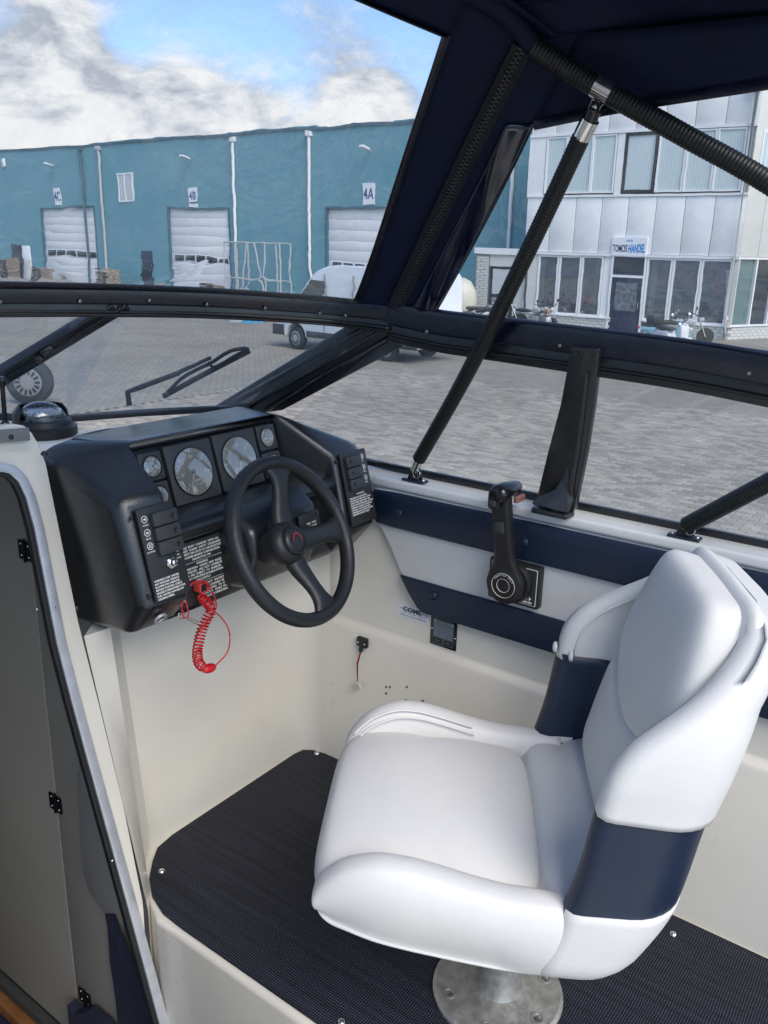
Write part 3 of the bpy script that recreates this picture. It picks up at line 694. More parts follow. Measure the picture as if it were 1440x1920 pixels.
b = MB(); b.lathe(fr(f1(0, 0, .004), f1.x, f1.y), .9045, .064, [(.0088, 0), (.0085, .002), (.0065, .003), (.006, .0095), (.0045, .0105), (.0004, .0105)], 22); b.build('lock_barrel', chrome, ig, smooth=40)
b = MB(); b.box(fr(f1(0, 0, .0146), f1.x, f1.y), .9038, .9052, .0605, .0675, 0, .0003); b.build('key_slot', blk, ig)
for i, s_ in enumerate(('OFF', 'ON', 'START')): text(s_, f1, .0036, prt, lp, ax=.924, ay=.080-.006*i)
for i, s_ in enumerate(('WARNING: FUEL VAPORS', 'MAY EXPLODE. OPERATE', 'BLOWER FOR 4 MINUTES', 'BEFORE STARTING. CHECK', 'ENGINE COMPARTMENT FOR', 'FUEL VAPORS. RUN BELOW', 'CRUISING SPEED.')):
    text(s_, f1, .0047, prt, lp, ax=.862, ay=.041-.0054*i, align='LEFT', bold=.0001)
for a, b_ in ((.848, .158), (.848, .018)): screw(fr(pf(a, b_, .001), pf.x, pf.y), 0, 0, .0042, da, blk, h=.004)
rp = facep(1.404, 1.494, .006, .170)
for i in range(3):
    yb = .160-.0255*i
    b = MB(); b.rbox(f1, 1.412, 1.462, yb-.0235, yb, 0, .011, .0015); s_ = b.build('rocker_switch', gry, da, bevel=.0012)
    b = MB(); b.lathe(fr(f1(0, 0, .0112), f1.x, f1.y), 1.424, yb-.012, [(.0048, 0), (.0045, .0008), (.0025, .0002), (.0003, 0)], 14); b.build('thumb_dimple', blk, s_, smooth=60)
for i, (k, s_) in enumerate((('lamp', 'NAV'), ('lamp', 'CABIN'), ('pump', 'WIPER'))):
    yb = .153-.0245*i; disc_icon(f1, 1.478, yb, k, rp); text(s_, f1, .0042, prt, rp, ax=1.478, ay=yb-.0105)
text('WARNING', f1, .0055, prt, rp, ax=1.45, ay=.074)
for i, s_ in enumerate(('THIS BOAT IS TO BE USED IN', 'ENCLOSED WATERS ONLY. AVOID', 'SHARP TURNS. MAKE EVERY ONE', 'SEATED WHEN OPERATING. DO NOT', 'OVERLOAD CAPACITY OR POWER', 'THE BOAT. STOP ENGINE NEAR', 'SWIMMERS AND ALWAYS FOLLOW', 'APPROPRIATE SAFETY RULES.')):
    text(s_, f1, .0047, prt, rp, ax=1.410, ay=.067-.0053*i, align='LEFT', bold=.0001)
for a, b_ in ((1.394, .155),): screw(fr(pf(a, b_, .001), pf.x, pf.y), 0, 0, .0042, da, blk, h=.004)
# warning panel in the centre
nf = fr((0, 1.1425, .657), (1, 0, 0), (0, .0088, .124))
b = MB(); b.rbox(nf, .940, 1.075, -.002, .121, 0, .003, .003); wp = b.build('warning_panel', lbl_m, da, bevel=.0008)
f2 = fr(nf(0, 0, .0032), nf.x, nf.y)
lines = [('THIS  BOAT  COMPLIES  WITH  U.S.', .112), ('COAST  GUARD  SAFETY  STANDARDS', .1055), ('IN EFFECT ON DATE OF CERTIFICATION.', .099), ('BAYLINER MARINE CORPORATION', .0925), ('ARLINGTON, WA', .086),
         ('WARNING', .076), ('NAVIGATION   GUIDES  AND  RULES', .0695), ('ILLUSTRATED   ARE  NOT  COMPLETE', .063), ('AND  ARE  SUBJECT  TO  REVISION.', .0565), ('CONSULT APPROPRIATE PUBLICATIONS', .050), ('FREQUENTLY', .0435),
         ('EMERGENCY   SHUTDOWN', .032), ('SWITCH  LANYARD  MUST', .0255), ('BE  ATTACHED   TO  THE', .019), ('OPERATOR   WHILE  THE', .0125), ('ENGINE IS IN OPERATION', .006)]
for s_, y_ in lines:
    c_ = 'CENTER'; text(s_, f2, .0058, prt, wp, ax=1.006 if y_ > .04 else 1.030, ay=y_, sx=1.0, bold=.00012)
for y_ in (.0808, .0378):
    b = MB(); b.box(f2, .943, 1.072, y_-.0003, y_+.0003, 0, .0002); b.build('rule_line', prt, wp)
# chin socket ring under the left pod
p = V((.885, 1.128, .668)); rf = fr(p, (1, 0, 0), (0, -.045, .055))
rf = fr(V((.885, 1.1245, .6665)), (1, 0, 0), (0, -.052, .064))
b = MB(); b.ring(rf, 0, 0, .009, .0125, .0, .004, 24); b.build('socket_ring', alu, da, smooth=40)
b = MB(); b.cyl(rf, 0, 0, .009, .0, .002, 20); b.build('socket_hole', blk, da)
# binnacle fittings: label, small switch panel with two pale rockers
bf = fr((1.195, 1.0715, .745), (1, .0, 0), (0, .012, .06))
bf = fr(V((1.218, 1.0655, .765)), (1, .05, 0), (0, .08, .6))
b = MB(); b.rbox(bf, -.030, .034, -.045, .030, 0, .004, .003); bp_ = b.build('side_plate', lbl_m, da, bevel=.001)
for i in range(2):
    b = MB(); b.rbox(bf, -.012+.021*i, .007+.021*i, -.036, -.006, .004, .010, .002); b.build('pale_rocker', mat('pale_rocker', (.62, .64, .66), .35), bp_, bevel=.001)
text('TRIM  TABS', fr(bf(0, 0, .0042), bf.x, bf.y), .006, prt, bp_, ay=.008, ax=.006); text('BOW  BOW', fr(bf(0, 0, .0042), bf.x, bf.y), .006, prt, bp_, ay=.001, ax=.006)
screw(bf, .024, .022, .0035, da, blk, h=.008)
for a, b_ in ((-.024, -.001), (.029, -.030)): screw(fr(bf(0, 0, .004), bf.x, bf.y), a, b_, .002, da)

# ------------------------------------------------------------------ steering wheel
HUB = CAM + ray(551, 1013)*1.575
wn_ = V((.09, -.88, .46)).normalized()
wx = V((1, 0, 0)); wx = (wx - wn_*wx.dot(wn_)).normalized(); wy = wn_.cross(wx)
wf = fr(HUB, wx, wy)
sw = thing('steering_wheel', 'black three spoke steering wheel with a red hub emblem', 'steering wheel', HUB)
RW = .152
grain = mat('grained_wheel_grip', (.012, .013, .015), .46, var=.12, vscale=40, extra=leather)
rp_ = [wf(RW*math.cos(2*PI*i/96), RW*math.sin(2*PI*i/96), 0) for i in range(96)]
b = MB(); prof = [(.0135*math.cos(2*PI*i/14), .0155*math.sin(2*PI*i/14)) for i in range(14)]
b.sweep(rp_, prof, up=wf.z, closed=True); b.build('rim', grain, sw, smooth=180)
def spoke(ang, w0, w1, cups=True):
    a = R(ang); d = V((math.cos(a), math.sin(a))); n_ = V((-d.y, d.x))
    rings = []
    for r_, hw, z0, z1 in ((.018, w0*.95, -.034, -.006), (.045, w0, -.034, -.008), (.070, w0*.85, -.026, -.003), (.095, w0*.72, -.016, .003), (.118, w0*.8, -.010, .007), (.134, w1*.86, -.009, .009), (.150, w1*1.25, -.007, .006)):
        ring_ = []
        for t_, zz in ((-1, .25), (-.92, .75), (-.6, 1), (0, 1.05), (.6, 1), (.92, .75), (1, .25), (.7, 0), (-.7, 0)):
            p2 = d*r_+n_*(hw*t_); ring_.append(wf(p2.x, p2.y, z0+(z1-z0)*zz))
        rings.append(ring_)
    b = MB(); b.lofts(rings); return b.build('spoke', grain, sw, subdiv=1)
spoke(78, .026, .040); spoke(-4, .026, .034); spoke(-82, .024, .036)
b = MB(); b.lathe(wf, 0, 0, [(.020, -.085), (.030, -.07), (.034, -.05), (.040, -.036), (.043, -.020), (.042, -.010), (.034, -.003), (.030, -.001)], 40, cap=True); b.build('hub', grain, sw, smooth=180)
b = MB(); b.lathe(wf, 0, 0, [(.0290, -.002), (.029, .004), (.026, .0075), (.021, .009), (.0202, .0075), (.010, .0085), (.0003, .009)], 40, cap=False); hc = b.build('hub_cap', blk, sw, smooth=50)
f3 = fr(wf(0, 0, .0092), wf.x, wf.y)
b = MB()
arcp = [(.0125*math.cos(R(t)), .0125*math.sin(R(t))) for t in range(200, -30, -12)]+[(.0095*math.cos(R(t)), .0095*math.sin(R(t))) for t in range(-20, 200, 12)]
b.prism(f3, arcp, 0, .0005); b.build('emblem', mat('emblem_red', (.25, .02, .02), .5), hc)
# ------------------------------------------------------------------ kill-switch lanyard
la = thing('kill_switch_lanyard', 'red coiled kill switch lanyard hanging from the dashboard', 'lanyard', at(390, 1180, Y=1.10))
LYD = 1.112
lq = lambda x, y, Y=LYD: at(x, y, Y=Y)
sw0 = lq(370, 1103, 1.135)
kf = fr(sw0, (1, 0, 0), (0, .07, 1))
b = MB(); b.rbox(kf, -.010, .012, -.004, .014, 0, .020, .003); b.build('clip', redl, la, bevel=.0015)
b = MB(); b.rbox(kf, -.008, .004, -.001, .012, .018, .0215, .001); b.build('clip_recess', blk, la)
b = MB(); b.lathe(fr(kf(.002, -.012, .010), kf.x, kf.z), 0, 0, [(.005, -.009), (.0065, 0), (.006, .012)], 14); b.build('cord_boot', redl, la, smooth=50)
path = chain([lq(374, 1118), lq(388, 1130), lq(396, 1143), lq(388, 1160), lq(379, 1180), lq(373, 1203), lq(370, 1225), lq(373, 1243), lq(384, 1254)], 60)
# coil
acc = 0; pts = []; prev = None
ra = []
tl = sum((path[i+1]-path[i]).length for i in range(len(path)-1))
for i, p in enumerate(path):
    if prev is not None: acc += (p-prev).length
    prev = p
turns = 27; n_ = 27*12
def pathat(s_):
    a = 0
    for i in range(len(path)-1):
        l_ = (path[i+1]-path[i]).length
        if a+l_ >= s_: return path[i].lerp(path[i+1], (s_-a)/l_), (path[min(i+5, len(path)-1)]-path[max(i-4, 0)]).normalized()
        a += l_
    return path[-1], (path[-1]-path[-2]).normalized()
for k in range(n_+1):
    s_ = tl*k/n_; p, t_ = pathat(s_); rr = .0088*min(1, .35+k/40, .4+(n_-k)/30)
    sd_ = t_.cross(V((0, 1, .1))).normalized(); u_ = sd_.cross(t_)
    a = 2*PI*turns*k/n_; pts.append(p+sd_*math.cos(a)*rr+u_*math.sin(a)*rr)
b = MB(); b.tube(pts, .0017, 6); b.build('coil', red, la, smooth=180)
b = MB(); b.tube(chain([lq(395, 1142), lq(412, 1155), lq(427, 1176), lq(431, 1200), lq(425, 1225), lq(405, 1247)], 8), .0014, 8); b.build('outer_cord', red, la, smooth=180)
b = MB(); b.tube(chain([lq(346, 1150), lq(340, 1140), lq(345, 1120), lq(352, 1102), lq(368, 1090), lq(385, 1093), lq(398, 1110), lq(406, 1135), lq(398, 1144), lq(384, 1132), lq(374, 1122)], 8), .0014, 8)
b.tube(chain([lq(346, 1121), lq(351, 1137), lq(353, 1155), lq(346, 1158), lq(342, 1152)], 6), .0014, 8); b.build('loop_cord', red, la, smooth=180)
e0, e1 = lq(347, 1112), lq(345, 1128)
b = MB(); b.tube([e0, e1], .0032, 8); b.build('crimp_sleeve', chrome, la, smooth=40)
b = MB(); b.tube(chain([lq(372, 1166), lq(352, 1158), lq(338, 1160), lq(334, 1153), lq(340, 1149), lq(350, 1160), lq(372, 1172)], 6), .0009, 6); b.build('snap_hook', chrome, la, smooth=180)
c = lq(392, 1253)
ef = fr(c, lq(408, 1248)-c, (0, 0, 1))
b = MB(); rg = [[ef(.0175*math.sin(PI*(k/12-.5)), .0092*max(.02, math.cos(PI*(k/12-.5)))*math.cos(2*PI*i/14), .0092*max(.02, math.cos(PI*(k/12-.5)))*math.sin(2*PI*i/14)) for i in range(14)] for k in range(13)]
b.lofts(rg); b.build('float_bead', red, la, smooth=180)

# ------------------------------------------------------------------ throttle
TX = 1.531
tfm = fr((TX, 0, 0), (0, -1, 0), (0, 0, 1))
kc = at(950, 1094, X=1.49)
th = thing('throttle_control', 'black throttle lever on a square control plate over the striped side panel', 'throttle', V((TX, kc.y, .56)))
P4 = [at(*p, X=1.515) for p in ((921, 1042), (1016, 1067), (1008, 1144), (914, 1117))]
pc_ = sum(P4, V())/4
pq = [(-p.y, p.z) for p in P4]
pcx, pcy = -pc_.y, pc_.z; hw = (abs(pq[1][0]-pq[0][0])+abs(pq[2][0]-pq[3][0]))/4; hh = (abs(pq[0][1]-pq[3][1])+abs(pq[1][1]-pq[2][1]))/4
b = MB(); b.rbox(tfm, pcx-hw, pcx+hw, pcy-hh, pcy+hh, 0, .018, .005); pl_ = b.build('control_plate', blk, th, bevel=.0015)
fp = fr(tfm(pcx, pcy, .0182), tfm.x, tfm.y)
b = MB(); b.rbox(fp, -hw+.006, hw-.006, -hh+.006, hh-.006, 0, .0008, .003); b.build('trim_line', prt, pl_)
b = MB(); b.rbox(fp, -hw+.0072, hw-.0072, -hh+.0072, hh-.0072, .0004, .0012, .003); b.build('plate_face', mat('plate_face', (.02, .03, .03), .35, var=.2, vscale=50), pl_)
ft_ = fr(fp(0, 0, .0014), fp.x, fp.y)
text('R', ft_, .011, prt, pl_, ax=hw-.028, ay=-hh+.021)
b = MB(); b.prism(ft_, [(hw-.021, -hh+.0165), (hw-.016, -hh+.021), (hw-.021, -hh+.0255)], 0, .0003); b.build('arrow', prt, pl_)
text('QUICKSILVER', ft_, .0065, prt, pl_, ax=hw-.034, ay=-hh+.012, bold=.0002)
kk = (-kc.y, kc.z)
b = MB(); b.lathe(tfm, kk[0]+.002, kk[1], [(.046, .018), (.047, .024), (.043, .034)], 40); b.build('hub_base', blk, th, smooth=40)
# lever: from knob up to the grip
top = at(940, 925, X=1.47)
tp = (-top.y, top.z)
b = MB(); rings = []
for t_, wd, zc, th_ in ((-.12, .030, .043, .018), (0, .0405, .043, .020), (.10, .039, .044, .020), (.22, .026, .046, .020), (.32, .0220, .049, .021), (.6, .0205, .055, .023), (.85, .0205, .060, .024), (1.0, .0205, .063, .024)):
    a0 = kk[0]+(tp[0]-kk[0])*t_; b0 = kk[1]+(tp[1]-kk[1])*t_
    rings.append([tfm(a0+wd*cx_, b0, zc+th_*.5*cz_) for cx_, cz_ in ((-1, -.9), (-1, .5), (-.8, 1), (.8, 1), (1, .5), (1, -.9))])
b.lofts(rings); b.build('lever', blk, th, bevel=.003, seg=3)
kf = fr(tfm(kk[0], kk[1], .053), tfm.x, tfm.y)
b = MB(); b.lathe(kf, 0, 0, [(.0415, -.01), (.0415, 0), (.039, .002), (.037, .0022), (.030, .004), (.0295, .003), (.020, .003), (.0195, .0045), (.015, .0045), (.0145, .0035), (.0003, .003)], 44, cap=False); kb = b.build('pivot_cap', blk, th, smooth=35)
for r_ in (.0265, .0145): 
    b = MB(); b.ring(kf, 0, 0, r_, r_+.0005, .0036, .0048, 40); b.build('ring_line', prt, kb)
for i, ch in enumerate('THROTTLE ONLY'):
    a = R(150-10*i)
    if ch != ' ': text(ch, fr(kf(.0228*math.cos(a), .0228*math.sin(a), .0045), kf.x*math.cos(a-PI/2)+kf.y*math.sin(a-PI/2), kf.y*math.cos(a-PI/2)-kf.x*math.sin(a-PI/2)), .0045, prt, kb, name='letter')
gfr = fr(tfm(tp[0], tp[1], .066), tfm.x, tfm.y)
ld = tfm(kk[0], kk[1], .053)-tfm(tp[0], tp[1], .066); lfr = fr(tfm(tp[0], tp[1], .074), tfm.y.cross(tfm.z) if False else (ld.cross(tfm.z)), -ld)
b = MB(); b.rbox(lfr, -.010, .010, -.082, -.058, -.004, .003, .002); b.build('lever_button', gry, th, bevel=.001)
# T grip pointing outboard
b = MB(); rings = []
for z_, w_, h_, up_ in ((.022, .012, .012, .000), (.018, .019, .019, .0), (.008, .0215, .021, .001), (-.02, .0205, .017, .004), (-.05, .018, .014, .004), (-.068, .013, .011, .003), (-.073, .006, .006, .002)):
    rings.append([gfr(.002+w_*math.cos(2*PI*i/20), up_+h_*math.sin(2*PI*i/20), z_) for i in range(20)])
b.lofts(rings); b.build('grip', blk_s, th, smooth=180)
b = MB(); b.rbox(gfr, -.016, .009, -.030, .004, .014, .021, .008); tb = b.build('trim_housing', blk, th, bevel=.002)
b = MB(); b.rbox(gfr, -.012, .004, -.024, -.010, .021, .0245, .004); b.build('trim_rocker', gry, tb, bevel=.001)
b = MB(); b.rbox(gfr, .020, .030, -.020, -.006, -.055, -.02, .003); b.build('release_trigger', mat('faded_red', (.25, .11, .085), .6), th, bevel=.002)

# ------------------------------------------------------------------ HELM SEAT
CA = R(31.6); SO = V((1.115, .51, 0))
se = thing('helm_seat', 'white helm seat with navy bands on a cast pedestal facing the wheel', 'seat', SO)
eu, ev = V((math.cos(CA), math.sin(CA), 0)), V((-math.sin(CA), math.cos(CA), 0))
def S(u, v, z): return SO+eu*u+ev*v+V((0, 0, z))
def interp(tab, z):
    if z <= tab[0][0]: return tab[0][1]
    for (a, b_), (c_, d_) in zip(tab[:-1], tab[1:]):
        if z <= c_:
            t_ = (z-a)/max(1e-9, c_-a)
            return b_+(d_-b_)*t_
    return tab[-1][1]
# shell functions of height
VF = [(.30, -.02), (.40, -.045), (.44, -.055), (.50, -.068), (.59, -.080), (.645, -.090), (.683, -.112), (.708, -.138), (.738, -.176), (.768, -.212), (.808, -.250), (.835, -.268), (.850, -.275)]
VR = [(.29, -.150), (.418, -.205), (.573, -.232), (.69, -.262), (.76, -.285), (.83, -.315), (.85, -.320)]
HW = [(.28, .234), (.33, .243), (.38, .249), (.42, .251), (.60, .252), (.65, .252), (.70, .245), (.74, .230), (.78, .205), (.82, .175), (.85, .148)]
CR = lambda tab: (lambda pts_: [(p.x, p.y) for p in pts_])(chain([V((a, b_, 0)) for a, b_ in tab], 6))
VF, VR, HW = CR(VF), CR(VR), CR(HW)
def shell_ring(z, grow=0.0, thk=.045):
    vf, vr, hw_ = interp(VF, z), interp(VR, z), interp(HW, z)
    vf = max(vf, vr+.03)
    hw_ += grow; vrr = vr-grow-.010
    dep = vf-vrr; rc = min(.085, dep*.8, hw_*.6)
    o = []
    o.append((-hw_+.012, vf+.006)); o.append((-hw_+.002, vf-.004))
    o.append((-hw_, vf-.016))
    for k in range(9):
        a = R(180+90*k/8); o.append((-hw_+rc+rc*math.cos(a), vrr+rc+rc*math.sin(a)))
    o.append((0, vrr-.004))
    for k in range(9):
        a = R(270+90*k/8); o.append((hw_-rc+rc*math.cos(a), vrr+rc+rc*math.sin(a)))
    o.append((hw_, vf-.016)); o.append((hw_-.002, vf-.004)); o.append((hw_-.012, vf+.006))
    th_ = thk+grow
    hi = hw_-th_; vi = vrr+th_*(1.0 if z < .7 else max(.5, 1-(z-.7)*3)); rc2 = max(.02, rc-th_*.6)
    rc2 = min(rc2, max(.01, (vf-vi)*.7)) if vf-vi > .015 else .008
    o.append((hi+.018, vf+.006)); o.append((hi+.005, vf-.001))
    o.append((hi, max(vf-.016, vi+.002)))
    for k in range(9):
        a = R(0-90*k/8); o.append((hi-rc2+rc2*math.cos(a), vi+rc2+rc2*math.sin(a)))
    o.append((0, vi))
    for k in range(9):
        a = R(270-90*k/8); o.append((-hi+rc2+rc2*math.cos(a), vi+rc2+rc2*math.sin(a)))
    o.append((-hi, max(vf-.016, vi+.002))); o.append((-hi-.005, vf-.001)); o.append((-hi-.018, vf+.006))
    return o
def shell_part(name, m_, z0, z1, n, grow, round_top=False, tilt=0.0, parent=se):
    b = MB(); rings = []
    zs = [z0+(z1-z0)*k/n for k in range(n+1)]
    for z in zs:
        o = shell_ring(z, grow); rings.append([S(u, v, z+tilt*(v+.08)) for u, v in o])
    if round_top:
        o = shell_ring(z1, grow); mu = 0; mv = sum(v for u, v in o)/len(o)
        for s_, dz in ((.97, .008), (.88, .014), (.7, .018)):
            rings.append([S(u*s_, mv+(v-mv)*s_, z1+dz+tilt*(v+.08)) for u, v in o])
    b.lofts(rings); return b.build(name, m_, parent, smooth=180)
shell_part('navy_band', vin_n, .405, .600, 10, -.001, tilt=.05)
shell_part('back_shell', vin_w, .588, .838, 28, .0035, True, tilt=.08)
# seat tub: two swept arms and the pan between
ATOP = [(.316, .386), (.313, .403), (.298, .428), (.268, .455), (.225, .471), (.185, .4715), (.145, .464), (.075, .445), (.015, .434), (-.092, .430)]
ABOT = [(.314, .374), (.305, .350), (.288, .338), (.262, .333), (.225, .325), (.185, .318), (.145, .311), (.075, .300), (.015, .293), (-.092, .288)]
def sgp(v, e): return math.copysign(abs(v)**e, v)
def armpart(sg, name):
    T_ = chain([V((a, b_, 0)) for a, b_ in ATOP], 6); B_ = chain([V((a, b_, 0)) for a, b_ in ABOT], 6)
    b = MB(); rings = []
    for i, (tp2, bt) in enumerate(zip(T_, B_)):
        c_ = (tp2+bt)*.5; h_ = (tp2-bt)*.5; v = c_.x
        toe = max(0, (v-.17)/.145)**2
        uo, ui = .252-.030*toe, .188-.012*toe
        uo -= .007*max(0, min(1, -v/.08))
        if i < 5: k_ = .35+.65*(i/5)**.6; m_ = (uo+ui)/2; uo, ui = m_+(uo-m_)*k_, m_+(ui-m_)*k_
        kr = min(1, .84+.16*((len(T_)-1-i)/5)**.6) if sg < 0 else 1; h_ = h_*kr; m_ = (uo+ui)/2; uo, ui = m_+(uo-m_)*(.8+.2*kr), m_+(ui-m_)*(.8+.2*kr)
        ring_ = []
        for k in range(28):
            a = 2*PI*k/28; cu_, su_ = sgp(math.cos(a), .55), sgp(math.sin(a), .62)
            p = c_+h_*su_; uu = (uo+ui)/2+(uo-ui)/2*cu_
            if cu_ > -.2: uu -= (.012+.026*min(1, (v+.078)/.12))*(max(0, .35-su_)/1.35)**1.5*max(0, cu_)     # tucks in underneath
            ring_.append(S(sg*uu, p.x, p.y))
        rings.append(ring_)
    b.lofts(rings); return b.build(name, vin_w, se, smooth=180)
armpart(-1, 'arm'); armpart(1, 'arm')
armc = ATOP
b = MB()
tbk = MB(); tbr = []
for k in range(11):
    z = .286+.144*k/10; o = shell_ring(z, .0012); k_ = 1 if k > 2 else (.90, .965, .99)[k]
    tbr.append([S(u*k_, -.08+(v+.08)*k_, z) for u, v in o])
tbk.lofts(tbr); tbk.build('tub_back', vin_w, se, smooth=180)
pan = ch2([(.285, .335), (.302, .36), (.29, .385), (.1, .385), (-.12, .39), (-.14, .38), (-.12, .320), (-.06, .312), (.10, .322), (.22, .338)], 3)
b.lofts([[S(u, v*s_, z) for v, z in pan] for u, s_ in ((-.20, .97), (-.1, 1.0), (0, 1.0), (.1, 1.0), (.20, .97))]); b.build('seat_pan', vin_w, se, smooth=180)
def cushion(prof, hw_, name, cr=.012, edge=.028, nu=18, sub=5, m_=vin_w, parent=se, skew=0):
    pr_ = ch2(prof, sub); b = MB(); rings = []
    cv = sum(v for v, z in pr_)/len(pr_); cz = sum(z for v, z in pr_)/len(pr_)
    for k in range(nu+1):
        t_ = -math.cos(PI*k/nu); u = t_*hw_
        e = abs(t_); sh = edge*(1-(1-e**5)**.5) ; crown = cr*(1-t_*t_)
        ring_ = []
        for v, z in pr_:
            dv, dz = v-cv, z-cz; l_ = math.hypot(dv, dz) or 1
            f_ = max(.05, 1-sh/l_)
            ring_.append(S(u+skew*(z-cz), cv+dv*f_, cz+dz*f_+(crown if dz > 0 else 0)*min(1, abs(dz)/.02)))
        rings.append(ring_)
    b.lofts(rings); return b.build(name, m_, parent, smooth=180)
cushion([(.316, .352), (.326, .378), (.318, .408), (.285, .428), (.20, .440), (.10, .434), (.02, .418), (-.018, .409), (-.026, .395), (-.02, .372), (.1, .37), (.28, .345)], .192, 'seat_cushion', cr=.014, edge=.030)
cushion([(-.023, .378), (-.022, .405), (-.040, .421), (-.085, .427), (-.14, .438), (-.17, .440), (-.17, .38)], .204, 'rear_cushion', cr=.008, edge=.020)
# back cushions, on the leaning backrest
bo = V(S(0, -.172, .47)); bdir = (S(0, -.268, .85)-bo)
bf_ = fr(bo, -eu, bdir)      # normal faces forward
b = MB(); lum = ch2([(-.180, -.03), (-.196, .03), (-.200, .09), (-.196, .140), (-.17, .158), (-.08, .145), (0, .138), (.08, .145), (.17, .158), (.196, .140), (.200, .09), (.196, .03), (.180, -.03), (.09, -.05), (-.09, -.05)], 4)
puff(b, bf_, lum, .058, .01, p=3.8, rings=16); b.build('lumbar_cushion', vin_w, se, smooth=180)
b = MB(); hd = ch2([(-.196, .205), (-.194, .25), (-.178, .30), (-.158, .350), (-.13, .381), (-.06, .386), (0, .387), (.06, .386), (.13, .381), (.158, .350), (.178, .30), (.194, .25), (.196, .205), (.155, .155), (.085, .118), (0, .105), (-.085, .118), (-.155, .155)], 4)
puff(b, fr(bf_(0, 0, .012), bf_.x, bf_(0, 1, .0)-bf_(0, 0, 0)), [(a*.89, c_) for a, c_ in hd], .050, .03, p=4.2, rings=18); b.build('head_cushion', vin_w, se, smooth=180)
b = MB(); puff(b, fr(bf_(0, .012, -.012), bf_.x, bf_.y), [(a*1.02, c_) for a, c_ in hd], .022, .03, p=2.5); b.build('back_liner', vin_w, se, smooth=180)
# piping and buttons
pip = []
for sgn in (-1, 1):
    pp = []
    for k in range(24):
        z = .60+.19*k/23; vf, hw_ = interp(VF, z), interp(HW, z)
        pp.append(S(sgn*(hw_-.0475), max(vf, interp(VR, z)+.03)-.020, z+.08*(vf+.08)))
    b = MB(); b.tube(pp, .0017, 8); b.build('piping', vin_w, se, smooth=180)
    if sgn > 0:
        tt = chain([V((a_, b_, 0)) for a_, b_ in ATOP[2:8]], 6)
        b = MB(); b.tube([S(.1965-.030*max(0, (p.x-.17)/.145)**2, p.x, p.y-.0015) for p in tt], .0022, 8); b.build('piping', vin_w, se, smooth=180)
        b = MB(); b.tube([S(.1885-.028*max(0, (p.x-.17)/.145)**2, p.x-.004, p.y-.012) for p in tt], .0018, 8); b.build('piping', vin_w, se, smooth=180)
    for uu, vv, zz in ((.232, -.0725, .603), (.2035, -.098, .601)):
        if sgn < 0: continue
        b = MB(); b.lathe(fr(S(sgn*uu, vv, zz), eu*1, V((0, 0, 1))), 0, 0, [(.0105, .0), (.0105, -.003), (.0085, -.0055), (.004, -.0068), (.0004, -.007)], 18, cap=False)
        b.build('button', vin_w, se, smooth=180)
# pedestal
PC = (1.128, .528)
b = MB(); bfp = fr((PC[0], PC[1], 0.0045), (1, 0, 0), (0, 1, 0))
b.lathe(bfp, 0, 0, [(.119, 0), (.119, .006), (.113, .011), (.06, .015), (.046, .020), (.040, .034), (.038, .20)], 48); b.build('pedestal_base', cast, se, smooth=35)
b = MB(); b.cyl(bfp, 0, 0, .032, .2, .29, 32); b.build('post', cast, se, smooth=40)
b = MB(); b.box(fr(S(0, 0, .262), eu, ev), -.12, .12, -.12, .12, 0, .03); b.build('swivel_plate', cast, se, bevel=.006)
for k in range(6):
    a = R(60*k+18); p = bfp(.092*math.cos(a), .092*math.sin(a), .013)
    b = MB(); f_ = fr(p, (1, 0, 0), (0, 1, 0)); b.ring(f_, 0, 0, .0085, .0125, -.004, .0012, 20); bo_ = b.build('countersink', cast, se, smooth=40)
    b = MB(); b.lathe(f_, 0, 0, [(.0088, -.004), (.007, .000), (.0004, .001)], 18); b.box(f_, -.006, .006, -.0008, .0008, .0006, .0013); b.build('bolt', chrome, bo_, smooth=40)

# ================================================================== COMPASS
p0 = at(80, 802, Z=.945)
cm = thing('compass', 'black bulkhead compass under a clear dome beside the dashboard', 'compass', p0)
cfm = fr(p0, (1, 0, 0), (0, 1, 0))
b = MB(); b.lathe(cfm, 0, 0, [(.066, -.012), (.066, .004), (.058, .008), (.055, .018), (.045, .021), (.03, .021)], 40); b.build('compass_base', blk, cm, smooth=35)
b = MB(); b.lathe(cfm, 0, 0, [(.047*math.cos(R(t)), .017+.036*math.sin(R(t))) for t in range(0, 91, 6)][:-1]+[(.0004, .053)], 36, cap=False); b.build('dome', clear_g, cm, smooth=180)
b = MB(); b.lathe(cfm, 0, 0, [(.036, .022), (.039, .030), (.034, .036), (.02, .038), (.0004, .038)], 36, cap=False); b.build('compass_card', mat('compass_card', (.35, .36, .37), .3, metal=.6, var=.6, vscale=120), cm, smooth=40)
b = MB()
for k in range(24):
    a = 2*PI*k/24; b.box(fr(cfm(0, 0, 0), (math.cos(a), math.sin(a), 0), (-math.sin(a), math.cos(a), 0)), .030, .0385, -.0007, .0007, .0345, .0365)
b.build('card_marks', prt, cm)
b = MB(); hood = []
for k in range(15):
    t = R(-10+200*k/14); hood.append([cfm(r_*math.cos(t), r_*math.sin(t), .018+h_) for r_, h_ in ((.052, 0), (.055, .0), (.054, .014), (.044, .028), (.041, .027), (.050, .013))])
b.lofts(hood); b.build('hood', blk, cm, smooth=50)

